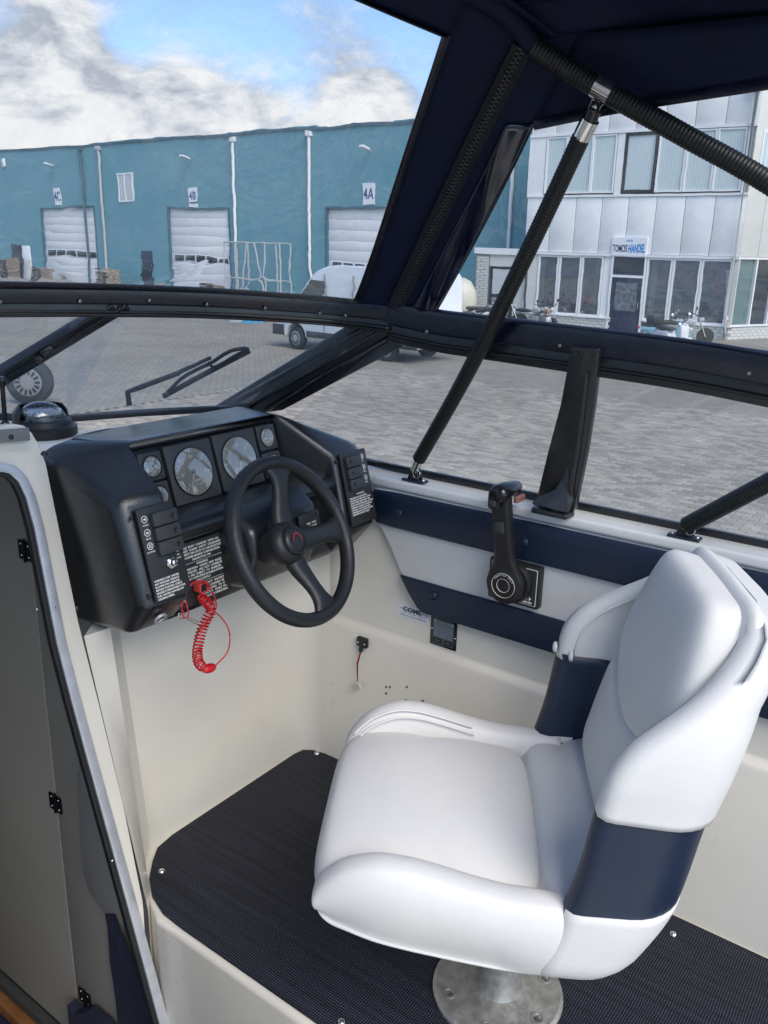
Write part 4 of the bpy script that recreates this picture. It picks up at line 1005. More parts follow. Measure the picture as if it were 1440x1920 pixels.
# ================================================================== WINDSCREEN
RP = [(1.482, 1.060, 1.163), (1.433, 1.180, 1.171), (1.324, 1.273, 1.180), (1.195, 1.342, 1.188), (1.049, 1.385, 1.194), (.90, 1.43, 1.198), (.75, 1.46, 1.20), (.4, 1.50, 1.20), (-.2, 1.50, 1.20), (-.75, 1.46, 1.20), (-1.2, 1.33, 1.185), (-1.48, 1.06, 1.163)]
SPN = [(1.482, 1.060, 1.163), (1.495, .955, 1.150), (1.490, .851, 1.146), (1.480, .63, 1.139), (1.468, .45, 1.133), (1.455, .30, 1.123), (1.44, .05, 1.10), (1.43, -.2, 1.07), (1.42, -.5, 1.03)]
railF, railS = chain(RP, 6), chain(SPN, 6)
ws = thing('windscreen', 'black framed boat windscreen with raked clear panes round the helm', 'windscreen', (1.0, 1.4, .95))
rect = lambda w_, h0, h1: [(-w_, h0), (w_, h0), (w_, h1), (-w_, h1)]
b = MB(); b.sweep(railF, rect(.011, -.028, 0)); b.build('top_rail', blkm, ws, bevel=.003)
b = MB(); b.sweep(railS, rect(.012, -.046, -.002)); b.build('side_rail', blkm, ws, bevel=.003)
b = MB(); b.tube([p+V((0, 0, -.018))+V((-.012, -.004, 0)) for p in railF], .005, 8); b.build('rail_bead', blk_s, ws, smooth=180)
b = MB(); b.tube([p+V((-.014, 0, -.030)) for p in railS], .004, 8); b.build('rail_bead', blk_s, ws, smooth=180)
# base line
Z0 = .932
B0 = at(125, 788, Z=Z0); B1 = at(380, 771, Z=Z0); BC = at(470, 768, Z=.925)
Bl = at(-60, 783, Z=Z0-.002)
baseF = [BC, B1, B1.lerp(B0, .5)+V((.004, .01, 0)), B0, Bl, V((.6, 1.86, .92)), V((0, 1.92, .92))]
b = MB(); b.sweep(baseF, rect(.006, -.004, .012)); b.build('base_rail', blkm, ws, bevel=.002)
SB = [V((1.445, 1.34, .90)), V((1.53, 1.27, .835)), V((1.590, 1.17, .808)), V((1.595, .9, .806)), V((1.597, .4, .803)), V((1.595, -.5, .80))]
b = MB(); b.sweep(chain(SB, 5), rect(.006, -.006, .010)); b.build('base_rail', blkm, ws, bevel=.002)
# panes
Rp = lambda x: min(railF, key=lambda p: abs(proj(p)[0]-x) if p.x > .2 else 9e9)
def quadpane(tops, bots, name, off=V((0, 0, 0))):
    b = MB(); n = len(tops); b.add([p+off for p in tops]+[p+off for p in bots], [[i, i+1, n+i+1, n+i] for i in range(n-1)]); return b.build(name, screen_g, ws)
tf = [p for p in railF if p.x > .93]; 
def lerpl(L_, t):
    s_ = t*(len(L_)-1); i = min(int(s_), len(L_)-2); return L_[i].lerp(L_[i+1], s_-i)
n_ = 14
tF = [lerpl(tf, k/n_)+V((0, 0, -.02)) for k in range(n_+1)]
bF = [lerpl([BC, B1, B1.lerp(B0, .5), B0], k/n_)+V((0, 0, .006)) for k in range(n_+1)]
quadpane(tF, bF, 'front_pane')
tf2 = [p for p in railF if .0 < p.x <= 1.06]
tF2 = [lerpl(tf2, k/8)+V((0, 0, -.02)) for k in range(9)]
bF2 = [lerpl([B0, Bl, V((.6, 1.86, .925)), V((0, 1.92, .925))], k/8)+V((0, 0, .006)) for k in range(9)]
quadpane(tF2, bF2, 'centre_pane')
sT = [lerpl(railS, k/12)+V((0, 0, -.03)) for k in range(13)]
sBt = [lerpl(chain(SB, 5), k/12) for k in range(13)]
quadpane(sT, sBt, 'side_pane')
# corner post: px outline on the plane through the corner
PN = (V(RP[0])-BC).cross(V(RP[2])-B1).normalized()
cpx = [(668, 600), (712, 596), (765, 634), (752, 652), (528, 770), (470, 778), (378, 776), (520, 690)]
cp_ = [atp(x, y, V(RP[0])+V((0, .0, -.01)), PN) for x, y in cpx]
b = MB(); b.loft([p+PN*.0 for p in cp_], [p-PN*.028 if (PN.dot(CAM-V(RP[0])) > 0) else p+PN*.028 for p in cp_]); cpo = b.build('corner_post', blkm, ws, bevel=.004)
sgn = 1 if PN.dot(CAM-V(RP[0])) > 0 else -1
for (a, c_), r_ in ((((705, 603), (440, 752)), .006), (((728, 612), (470, 762)), .004), (((745, 625), (500, 768)), .007)):
    b = MB(); b.tube([atp(*a, V(RP[0])+V((0, 0, -.01))+PN*sgn*.002, PN), atp(*c_, V(RP[0])+V((0, 0, -.01))+PN*sgn*.002, PN)], r_, 8); b.build('post_ridge', blk_s, ws, smooth=180)
# mullion beside the opening centre pane
MT = V(RP[4])+V((0, 0, -.015)); MP = MT; MN = (B0-MT).cross(B1-MT).normalized()
ml = lambda x, y: atp(x, y, MP, MN)
sg = 1 if MN.dot(CAM-MT) > 0 else -1
def bar(p_, q_, w0, h_, name, m_=blkm, lift=0.0):
    b = MB(); a, c_ = ml(*p_)+MN*sg*lift, ml(*q_)+MN*sg*lift
    b.sweep([a, c_], [(-w0, -h_), (w0, -h_), (w0, h_), (-w0, h_)], up=MN); return b.build(name, m_, ws, bevel=.0025)
bar((238, 571), (-110, 783), .0085, .009, 'mullion'); bar((212, 571), (-130, 778), .010, .011, 'mullion'); bar((225, 571), (-120, 780), .004, .014, 'mullion_seal', blk)
c_ = ml(78, 653)+MN*sg*.012; kf = fr(c_, ml(110, 640)-c_, (0, 0, 1))
b = MB(); b.rbox(kf, -.004, .022, -.006, .006, 0, .012, .004); b.lathe(fr(kf(-.012, -.006, 0), kf.x, kf.y), 0, 0, [(.009, 0), (.009, .010), (.006, .014)], 14); b.build('latch', blk_s, ws, bevel=.0015)
# support stay at far left
s0, s1 = at(4, 716, Y=1.50), at(10, 800, Y=1.50)
b = MB(); b.tube([s0, s1], .0045, 10); so = b.build('stay_rod', blk_s, ws, smooth=40)
b = MB(); b.lathe(fr(s1+V((0, 0, -.004)), (1, 0, 0), (0, 1, 0)), 0, 0, [(.011, -.012), (.012, 0), (.008, .012), (.004, .016)], 14); b.lathe(fr(s0, (1, 0, 0), (0, 1, 0)), 0, 0, [(.006, -.008), (.009, 0), (.006, .010)], 14); b.build('stay_knob', blk_s, ws, smooth=50)
brass = mat('tarnished_brass', (.35, .31, .22), .35, metal=.9, var=.3, vscale=200)
for x, y in ((0, 566), (150, 565), (280, 563), (388, 571), (497, 578), (600, 588), (648, 592)):
    p = min(railF, key=lambda p_: abs(proj(p_)[0]-x)); f_ = fr(at(x, y, Y=p.y-.017), (1, 0, .0), (0, 0, 1)); o = screw(f_, 0, 0, .004, ws, brass, name='snap_fastener')
for x, y in ((800, 622), (924, 636), (1050, 648), (1226, 662), (1405, 700)):
    p = min(railS, key=lambda p_: abs(proj(p_)[0]-x)); f_ = fr(at(x, y, X=p.x-.020), (0, -1, 0), (0, 0, 1)); screw(f_, 0, 0, .0042, ws, brass, name='snap_fastener')

# side pillar with flared foot
pi_ = thing('side_pillar', 'black pillar with a flared foot dividing the side window', 'pillar', (1.54, .66, .80))
A_ = [at(1068, 652, X=1.464), at(1124, 655, X=1.464)]
zf = lambda x, y, X: at(x, y, X=X)
fro = [zf(1070, 652, 1.438), zf(1124, 654, 1.438), zf(1112, 760, 1.478), zf(1098, 850, 1.508), zf(1076, 958, 1.530), zf(1004, 941, 1.532), zf(1026, 850, 1.508), zf(1050, 760, 1.478)]
b = MB(); b.loft(fro, [p+V((.020, 0, 0)) for p in fro]); b.build('pillar_bar', blkm, pi_, bevel=.003)
rib = [zf(1098, 700, 1.448), zf(1104, 700, 1.448), zf(1094, 800, 1.486), zf(1080, 880, 1.505), zf(1072, 940, 1.522), zf(1060, 940, 1.522), zf(1072, 880, 1.505), zf(1086, 800, 1.486)]
b = MB(); b.loft([p+V((-.008, 0, 0)) for p in rib], [p+V((.012, 0, 0)) for p in rib]); b.build('rib', blkm, pi_, bevel=.002)
gs = [zf(1066, 860, 1.515), zf(1058, 890, 1.512), zf(1040, 918, 1.505), zf(1000, 938, 1.49), zf(996, 946, 1.488), zf(1062, 963, 1.50), zf(1074, 940, 1.515)]
b = MB(); b.loft(gs, [p+V((.010, .0, 0)) for p in gs]); b.build('gusset', blkm, pi_, bevel=.003)
ft2 = [zf(997, 940, 1.497), zf(1062, 957, 1.497), zf(1078, 952, 1.53), zf(1078, 940, 1.56), zf(1010, 926, 1.56)]
b = MB(); b.loft([V((p.x, p.y, .801)) for p in ft2], [V((p.x, p.y, .812)) for p in ft2]); b.build('foot', blkm, pi_, bevel=.003)
for x, y in ((1079, 665), (1113, 666)): screw(fr(zf(x, y, 1.4375), (0, -1, 0), (0, 0, 1)), 0, 0, .003, pi_, blk_s)
screw(fr(V((1.512, .668, .812)), (1, 0, 0), (0, 1, 0)), 0, 0, .006, pi_, blk_s)

# wiper on the outside of the front pane
wi = thing('wiper', 'black windscreen wiper resting across the front pane', 'wiper', ml(250, 760))
wl = lambda x, y, h=.02: ml(x, y)-MN*sg*h
b = MB(); b.sweep([wl(246, 772), wl(243, 748), wl(262, 741), wl(340, 712)], [(-.006, -.003), (.006, -.003), (.006, .003), (-.006, .003)], up=MN); b.build('wiper_arm', blk, wi, bevel=.001)
b = MB(); b.sweep([wl(340, 712), wl(385, 690), wl(400, 683)], [(-.004, -.002), (.004, -.002), (.004, .002), (-.004, .002)], up=MN)
b.tube([wl(340, 710), wl(362, 700)], .0045, 8); b.build('arm_extension', gry, wi)
b = MB(); b.sweep([wl(310, 756), wl(360, 729), wl(420, 697), wl(473, 670)], [(-.0035, -.005), (.0035, -.005), (.0035, .005), (-.0035, .005)], up=MN); b.build('blade_rubber', blk, wi)
b = MB(); b.tube(chain([wl(318, 748), wl(345, 722), wl(375, 705), wl(400, 693), wl(432, 673), wl(458, 666), wl(470, 667)], 5), .0042, 8); b.tube(chain([wl(396, 692), wl(402, 700), wl(415, 697), wl(440, 682), wl(462, 670)], 5), .003, 8); b.build('blade_bracket', blk, wi, smooth=180)

# ================================================================== CANVAS TOP
TP = [(1.300, .690, 1.618), (1.24, .735, 1.652), (1.12, .775, 1.674), (.95, .800, 1.690), (.7, .82, 1.705), (.4, .835, 1.715), (0, .84, 1.72), (-.4, .835, 1.715), (-.95, .8, 1.69), (-1.24, .735, 1.652), (-1.30, .69, 1.618)]
topF = chain(TP, 6)
ct = thing('canvas_top', 'dark navy canvas hood with clear vinyl windows over the cockpit', 'canvas hood', (1.3, .7, 1.6))
def onrail(s): return lerpl(railF, s)+V((0, -.004, .012))
def ontop(s): return lerpl(topF, s)
def Q(s, t):
    # s 0..1 starboard to port; a mild belly
    a, c_ = onrail(s), ontop(s); p = a.lerp(c_, t)
    return p+V((.15, .45, .25)).normalized()*(.02*math.sin(PI*t))
def solve(fn, px, py, s=.1, t=.5):
    for _ in range(40):
        P0 = proj(fn(s, t)); ex, ey = px-P0[0], py-P0[1]
        e = 1e-4; Ps = proj(fn(s+e, t)); Pt = proj(fn(s, t+e))
        a, b_, c_, d_ = (Ps[0]-P0[0])/e, (Pt[0]-P0[0])/e, (Ps[1]-P0[1])/e, (Pt[1]-P0[1])/e
        D = a*d_-b_*c_
        if abs(D) < 1e-9: break
        s += max(-.05, min(.05, (ex*d_-b_*ey)/D)); t += max(-.2, min(.2, (a*ey-c_*ex)/D))
        s = max(0, min(1, s)); t = max(0, min(1, t))
    return s, t
s_a, t_a = solve(Q, 668, 562, .08, .03); s_b, t_b = solve(Q, 835, 65, .12, .93)
s_m, t_m = solve(Q, 770, 270, .1, .5)
print('front pane edge', (s_a, t_a), (s_m, t_m), (s_b, t_b), proj(Q(s_a, t_a)), proj(Q(s_b, t_b)))
t_lo = t_a; t_hi = t_b
def sedge(t):
    u = (t-t_a)/(t_b-t_a); sl = s_a+(s_b-s_a)*u; um = (t_m-t_a)/(t_b-t_a); dm = s_m-(s_a+(s_b-s_a)*um)
    return sl+dm*max(0, 4*u*(1-u))
S_P = .80
def grid(fn, us, vs_, name, m_, parent, solid=.0, smooth=180, mod=None):
    b = MB(); pts_ = [fn(u, v) for v in vs_ for u in us]; n = len(us)
    b.add(pts_, [[j*n+i, j*n+i+1, (j+1)*n+i+1, (j+1)*n+i] for j in range(len(vs_)-1) for i in range(n-1)])
    return b.build(name, m_, parent, smooth=smooth, solid=solid)
lin = lambda a, b_, n: [a+(b_-a)*k/n for k in range(n+1)]
# vinyl pane (object origin on the hem so its buckles gather there)
ORIG['canvas_top'] = V((1.3, .7, 1.6))
def Fv(u, v):
    t = t_lo+(t_hi-t_lo)*v; s0_ = sedge(t); return Q(s0_+(S_P-s0_)*u, t)
grid(Fv, lin(0, 1, 40), lin(0, 1, 16), 'front_window', vinyl_f, ct)
def Fc(u, v):
    s0_ = sedge(t_lo+(t_hi-t_lo)*min(1, max(0, (v-t_lo)/(t_hi-t_lo)))); return Q(s0_*u*1.001, v)
grid(Fc, lin(0, 1, 6), lin(0, 1, 24), 'front_strip', canvas, ct, solid=.002)
grid(lambda u, v: Q(S_P+(1-S_P)*u, v), lin(0, 1, 6), lin(0, 1, 12), 'front_strip', canvas, ct, solid=.002)
grid(lambda u, v: Q(s_a*.9+(S_P-s_a*.9)*u, v*t_lo*1.0), lin(0, 1, 40), [0, .5, 1], 'hem', band_m, ct, solid=.004)
grid(lambda u, v: Q(s_b*.97+(S_P-s_b*.97)*u, t_hi+(1-t_hi)*v), lin(0, 1, 40), lin(0, 1, 5), 'head_band', canvas, ct, solid=.004)
# stitched binding round the window edge
b = MB(); b.sweep([Fv(0, v)+V((-.003, -.004, -.002)) for v in lin(0, 1, 24)], [(-.007, -.0015), (.007, -.0015), (.007, .0015), (-.007, .0015)], up=(-.5, -.6, .3)); b.build('binding', band_m, ct, bevel=.001)
b = MB(); b.sweep([Fv(u, 1)+V((0, -.004, -.003)) for u in lin(0, 1, 40)], [(-.007, -.0015), (.007, -.0015), (.007, .0015), (-.007, .0015)], up=(0, -.6, .5)); b.build('binding', band_m, ct, bevel=.001)
# hem welt hugging the rail
b = MB(); b.sweep([p+V((-.003, -.008, .006)) for p in railF], [(-.009, -.010), (.008, -.010), (.008, .022), (-.003, .026), (-.009, .018)]); b.build('rail_welt', band_m, ct, bevel=.003, seg=3)
b = MB(); b.sweep([p+V((-.010, 0, .010)) for p in railS], [(-.011, -.020), (.012, -.020), (.012, .026), (.0, .032), (-.011, .022)]); b.build('rail_welt', band_m, ct, bevel=.004, seg=3)
# side curtain
EP = [(1.300, .690, 1.618), (1.35, .60, 1.625), (1.385, .45, 1.628), (1.40, .25, 1.628), (1.401, .22, 1.626), (1.401, .20, 1.626)]
edgeS = chain(EP, 6)
def G(s, t):
    a = lerpl(railS[:35], s)+V((-.006, 0, .012)); c_ = lerpl(edgeS, s); p = a.lerp(c_, t); return p+V((.018*math.sin(PI*t), 0, 0))
gs1 = solve(G, 815, 592, .15, .05); gs2 = solve(G, 1004, 232, .1, .8); gs3 = solve(G, 1440, 155, .5, .8); gs4 = solve(G, 1440, 652, .6, .05); gs5 = solve(G, 1200, 193, .3, .8)
print('side pane', gs1, gs2, gs3, gs4, gs5)
tb0, tb1 = gs1[1], gs4[1]
SQ = .93
def topt(s):
    u = (s-gs2[0])/(gs3[0]-gs2[0]); 
    return gs2[1]+(gs3[1]-gs2[1])*min(1.6, u)
def Gv(u, v):
    # left edge runs from gs1 up to gs2
    s0_ = gs1[0]+(gs2[0]-gs1[0])*v; s_ = s0_+(SQ-s0_)*u
    lo = tb0+(tb1-tb0)*u*.9; hi = topt(s_); return G(s_, lo+(hi-lo)*v)
grid(Gv, lin(0, 1, 24), lin(0, 1, 14), 'side_window', vinyl_s, ct)
def Gc(u, v):
    vv = max(0, min(1, (v-gs1[1])/(gs2[1]-gs1[1]))); s0_ = gs1[0]+(gs2[0]-gs1[0])*vv; return G(s0_*u, v)
clr_n = band_m
grid(Gc, lin(0, 1, 8), lin(0, 1, 24), 'side_strip', canvas, ct, solid=.002)
# glossy doubled vinyl beside the seam
def Gd(u, v):
    p = Gc(.45+.53*u, gs1[1]+(gs2[1]-gs1[1])*v); return p+V((-.006-.004*math.sin(9*v+3*u)*math.sin(PI*u), -.004, 0))
grid(Gd, lin(0, 1, 8), lin(0, 1, 30), 'vinyl_flap', mat('navy_clear_over_canvas', (.004, .007, .022), .12, spec=.8, var=.2, vscale=10, bump=1.0, bscale=12, detail=1), ct, solid=.001)
grid(lambda u, v: G(gs2[0]+(SQ-gs2[0])*u, topt(gs2[0]+(SQ-gs2[0])*u)+(1-topt(gs2[0]+(SQ-gs2[0])*u))*v), lin(0, 1, 24), lin(0, 1, 6), 'side_head_band', canvas, ct, solid=.003)
grid(lambda u, v: G(gs1[0]*.97+(1-gs1[0]*.97)*u, (tb0+(tb1-tb0)*u*.9)*v), lin(0, 1, 30), [0, .5, 1], 'side_hem', band_m, ct, solid=.004)
grid(lambda u, v: G(SQ+(1-SQ)*u, v), lin(0, 1, 4), lin(0, 1, 12), 'side_strip', canvas, ct, solid=.002)
b = MB(); b.sweep([Gv(u, 1)+V((-.006, 0, -.003)) for u in lin(0, 1, 24)], [(-.0015, -.008), (.0015, -.008), (.0015, .008), (-.0015, .008)]); b.build('binding', band_m, ct, bevel=.001)
# zipper along the corner seam
zl = [Q(0, t).lerp(G(0, t), .5)+V((-.012, -.008, 0)) for t in lin(.02, .97, 30)]
b = MB(); b.sweep(zl, [(-.016, -.0015), (.016, -.0015), (.016, .0015), (-.016, .0015)], up=(-.8, -.6, 0)); b.build('zipper_tape', mat('zipper_tape', (.006, .007, .012), .8), ct)
b = MB()
for k in range(150):
    p = lerpl(zl, k/149.)+V((-.003, -.002, 0)); o_ = .0035 if k % 2 else -.0035
    d_ = (zl[-1]-zl[0]).normalized(); sd_ = d_.cross(V((-.8, -.6, 0)).normalized())
    f_ = fr(p+sd_*o_, sd_, d_); b.box(f_, -.0035, .0035, -.0014, .0014, -.001, .0018)
b.build('zipper_teeth', gry, ct, kind='stuff')
# roof sheet, unseen aft edge cut short to let light into the helm
def Rf(u, v):
    p = lerpl(topF, u); yb = .20; z_ = p.z+.004+.035*math.sin(PI*v)*(.4+.6*math.sin(PI*u)); xx = p.x*(1+ .08*min(1, v*3))
    return V((xx, p.y+(yb-p.y)*v, z_+(.0 if 0 < u < 1 else 0)))
grid(Rf, lin(0, 1, 40), lin(0, 1, 14), 'roof_panel', canvas, ct, solid=.003)
def Rs(u, v):   # fills between roof sheet and curtain edge
    a = Rf(0, u); c_ = lerpl(edgeS, u); return a.lerp(V((c_.x, a.y, c_.z)), v)
grid(lambda u, v: (lambda a, c_: a.lerp(c_, v))(Rf(0, u), lerpl(edgeS, u)), lin(0, 1, 20), [0, .5, 1], 'roof_shoulder', canvas, ct, solid=.003)
# fold seams under the roof
b = MB(); b.sweep([Rf(u, .06)+V((0, 0, -.006)) for u in lin(0, .5, 30)], [(-.020, -.002), (.020, -.002), (.020, .002), (-.020, .002)]); b.build('bow_pocket', canvas, ct, bevel=.001)
b = MB(); b.sweep([Rf(.10+.02*v, v)+V((0, 0, -.005)) for v in lin(.05, 1, 14)], [(-.008, -.0015), (.008, -.0015), (.008, .0015), (-.008, .0015)]); b.build('roof_seam', canvas, ct)

# ================================================================== BOWS AND STRUTS
def corr(path, r, pitch, n=14, amp=.038):
    """corrugated sleeve"""
    P = chain(path, 24); tl_ = sum((P[i+1]-P[i]).length for i in range(len(P)-1)); N_ = int(tl_/pitch*4)
    pts_ = []; rad = []; acc_ = 0; i = 0
    for k in range(N_+1):
        s_ = tl_*k/N_
        while i < len(P)-2 and acc_+(P[i+1]-P[i]).length < s_: acc_ += (P[i+1]-P[i]).length; i += 1
        l_ = (P[i+1]-P[i]).length; pts_.append(P[i].lerp(P[i+1], min(1, (s_-acc_)/l_))); rad.append((1, 1, 1-amp, 1-amp)[k % 4])
    b = MB(); b.tube(pts_, r, n, radii=rad, up=(.3, .2, 1)); return b
BW = [at(1000, 88, X=1.300), at(1062, 128, X=1.325), at(1150, 180, X=1.350), at(1290, 258, X=1.385), at(1440, 342, X=1.415), V((1.45, .12, 1.28)), V((1.49, -.25, 1.04)), V((1.53, -.62, .83))]
bw = thing('hood_bow', 'thick black sleeved tube bow running under the canvas hood to the corner', 'hood frame tube', BW[-1])
b = corr(BW, .0165, .0062); b.build('sleeve', hose, bw, smooth=25)
b = MB(); b.tube(chain([BW[0], V((1.27, .705, 1.642)), V((1.22, .735, 1.665)), V((1.12, .775, 1.685)), V((.8, .82, 1.71)), V((.3, .84, 1.73)), V((-.6, .83, 1.72)), V((-1.15, .76, 1.66)), V((-1.35, .55, 1.58)), V((-1.45, .1, 1.28)), V((-1.53, -.62, .83))], 10), .0150, 14) if True else b.tube(chain([BW[0], V((1.25, .70, 1.635)), V((1.12, .755, 1.655)), V((.8, .80, 1.68)), V((.3, .82, 1.70)), V((-.6, .81, 1.69)), V((-1.15, .74, 1.64)), V((-1.35, .55, 1.58)), V((-1.45, .1, 1.28)), V((-1.53, -.62, .83))], 10), .0115, 14); b.build('bow_tube', canvas, bw, smooth=180)
# jaw clamp
J = at(1130, 172, X=1.345); D1 = at(1107, 225, X=1.355)
js = thing('front_strut', 'black sleeved strut with polished jaw bracing the hood from the coaming', 'strut', (1.54, 1.038, .81))
jf = fr(J, (at(1180, 200, X=1.38)-J), (D1-J))
b = MB(); b.ring(fr(at(1133, 165, X=1.374), jf.y, jf.z), 0, 0, .0170, .0188, -.016, .016, 24) if False else None
axis = (at(1180, 196, X=1.382)-at(1100, 150, X=1.358)).normalized()
cpt = at(1131, 166, X=1.366)
cpt = at(1131, 166, X=1.345)
af = fr(cpt, axis.cross(V((0, 0, 1))), axis.cross(axis.cross(V((0, 0, 1)))))
b = MB(); b.ring(af, 0, 0, .0165, .0190, -.014, .014, 28); b.build('clamp', chrome, js, smooth=40)
tocam = (CAM-cpt).normalized(); dn = (at(1098, 238, X=1.39)-cpt).normalized(); sd_ = dn.cross(tocam).normalized()
yf = fr(cpt+tocam*.012, sd_, dn)
b = MB(); b.prism(yf, ch2([(-.017, .008), (-.015, .020), (-.009, .032), (-.009, .050), (0, .058), (.009, .050), (.009, .032), (.013, .020), (.017, .008), (.0, .004)], 3), -.005, .000); b.build('yoke', chrome, js, bevel=.0015)
screw(yf, 0, .038, .0048, js, name='clamp_bolt', h=.003)
T0_, T1_ = at(1108, 222, X=1.357), at(1090, 258, X=1.366)
b = MB(); b.tube([T0_, T0_.lerp(T1_, .05), T1_], .0150, 24, radii=[.8, 1, 1]); b.build('end_sleeve', chrome, js, smooth=40)
b = MB(); b.tube([at(1114, 207, X=1.353), at(1106, 226, X=1.357)], .0115, 16); b.build('inner_end', blk_s, js, smooth=40)
c0, c1 = at(1090, 257, X=1.366), at(786, 860, X=1.530)
mid = at(940, 575, X=1.475)
b = corr([c0, at(1015, 418, X=1.392), at(940, 575, X=1.425), at(905, 645, X=1.442), at(850, 748, X=1.478), c1], .0155, .0060); b.build('sleeve', hose, js, smooth=25)
e_ = at(777, 882, X=1.538)
b = MB(); b.tube([c1, c1.lerp(e_, .15), e_], .0095, 16); b.build('end_sleeve', chrome, js, smooth=40)
def foot(mx_, my_, parent, flip=1):
    ff = fr((mx_, my_, .8), (0, -1, 0), (1, 0, 0))     # z of this frame = down? keep explicit world boxes
    b = MB(); b.wb(mx_-.012, mx_+.012, my_-.030, my_+.030, .800, .806); b.build('foot_plate', blkm, parent, bevel=.002)
    b = MB(); 
    for dx in (-.008, .006): b.loft([V((mx_+dx, my_-.016, .806)), V((mx_+dx, my_+.016, .806)), V((mx_+dx, my_+.008, .832)), V((mx_+dx, my_-.008, .832))], [V((mx_+dx+.003, my_-.016, .806)), V((mx_+dx+.003, my_+.016, .806)), V((mx_+dx+.003, my_+.008, .832)), V((mx_+dx+.003, my_-.008, .832))])
    b.build('foot_lug', blkm, parent, bevel=.001)
    b = MB(); b.tube([V((mx_-.013, my_, .823)), V((mx_+.012, my_, .823))], .003, 10); b.build('pin', chrome, parent, smooth=40)
    for dy in (-.023, .023): screw(fr((mx_, my_+dy, .806), (1, 0, 0), (0, 1, 0)), 0, 0, .004, parent)
    b = MB(); c = V((mx_-.012, my_-.012, .822)); b.tube([c+V((.002*math.sin(2*PI*k/16), .009*math.cos(2*PI*k/16), .009*math.sin(2*PI*k/16))) for k in range(17)], .0008, 6); b.build('pull_ring', chrome, parent, smooth=180)
foot(1.545, 1.030, js)
s2 = thing('rear_strut', 'short black sleeved strut rising aft from the coaming behind the pillar', 'strut', (1.545, .416, .8))
c0 = at(1288, 985, X=1.542); c1 = V((1.46, .02, 1.22))
d0 = at(1440, 905, X=1.50); dd = (d0-c0)
b = corr([c0, d0, c0+dd*2.2, c0+dd*3.4], .0165, .0062); b.build('sleeve', hose, s2, smooth=25)
b = MB(); b.tube([at(1283, 997, X=1.544), c0+dd*.02], .010, 14); b.build('end_sleeve', blk_s, s2, smooth=40)
pf_ = at(1283, 1010, X=1.545); foot(1.545, pf_.y, s2)
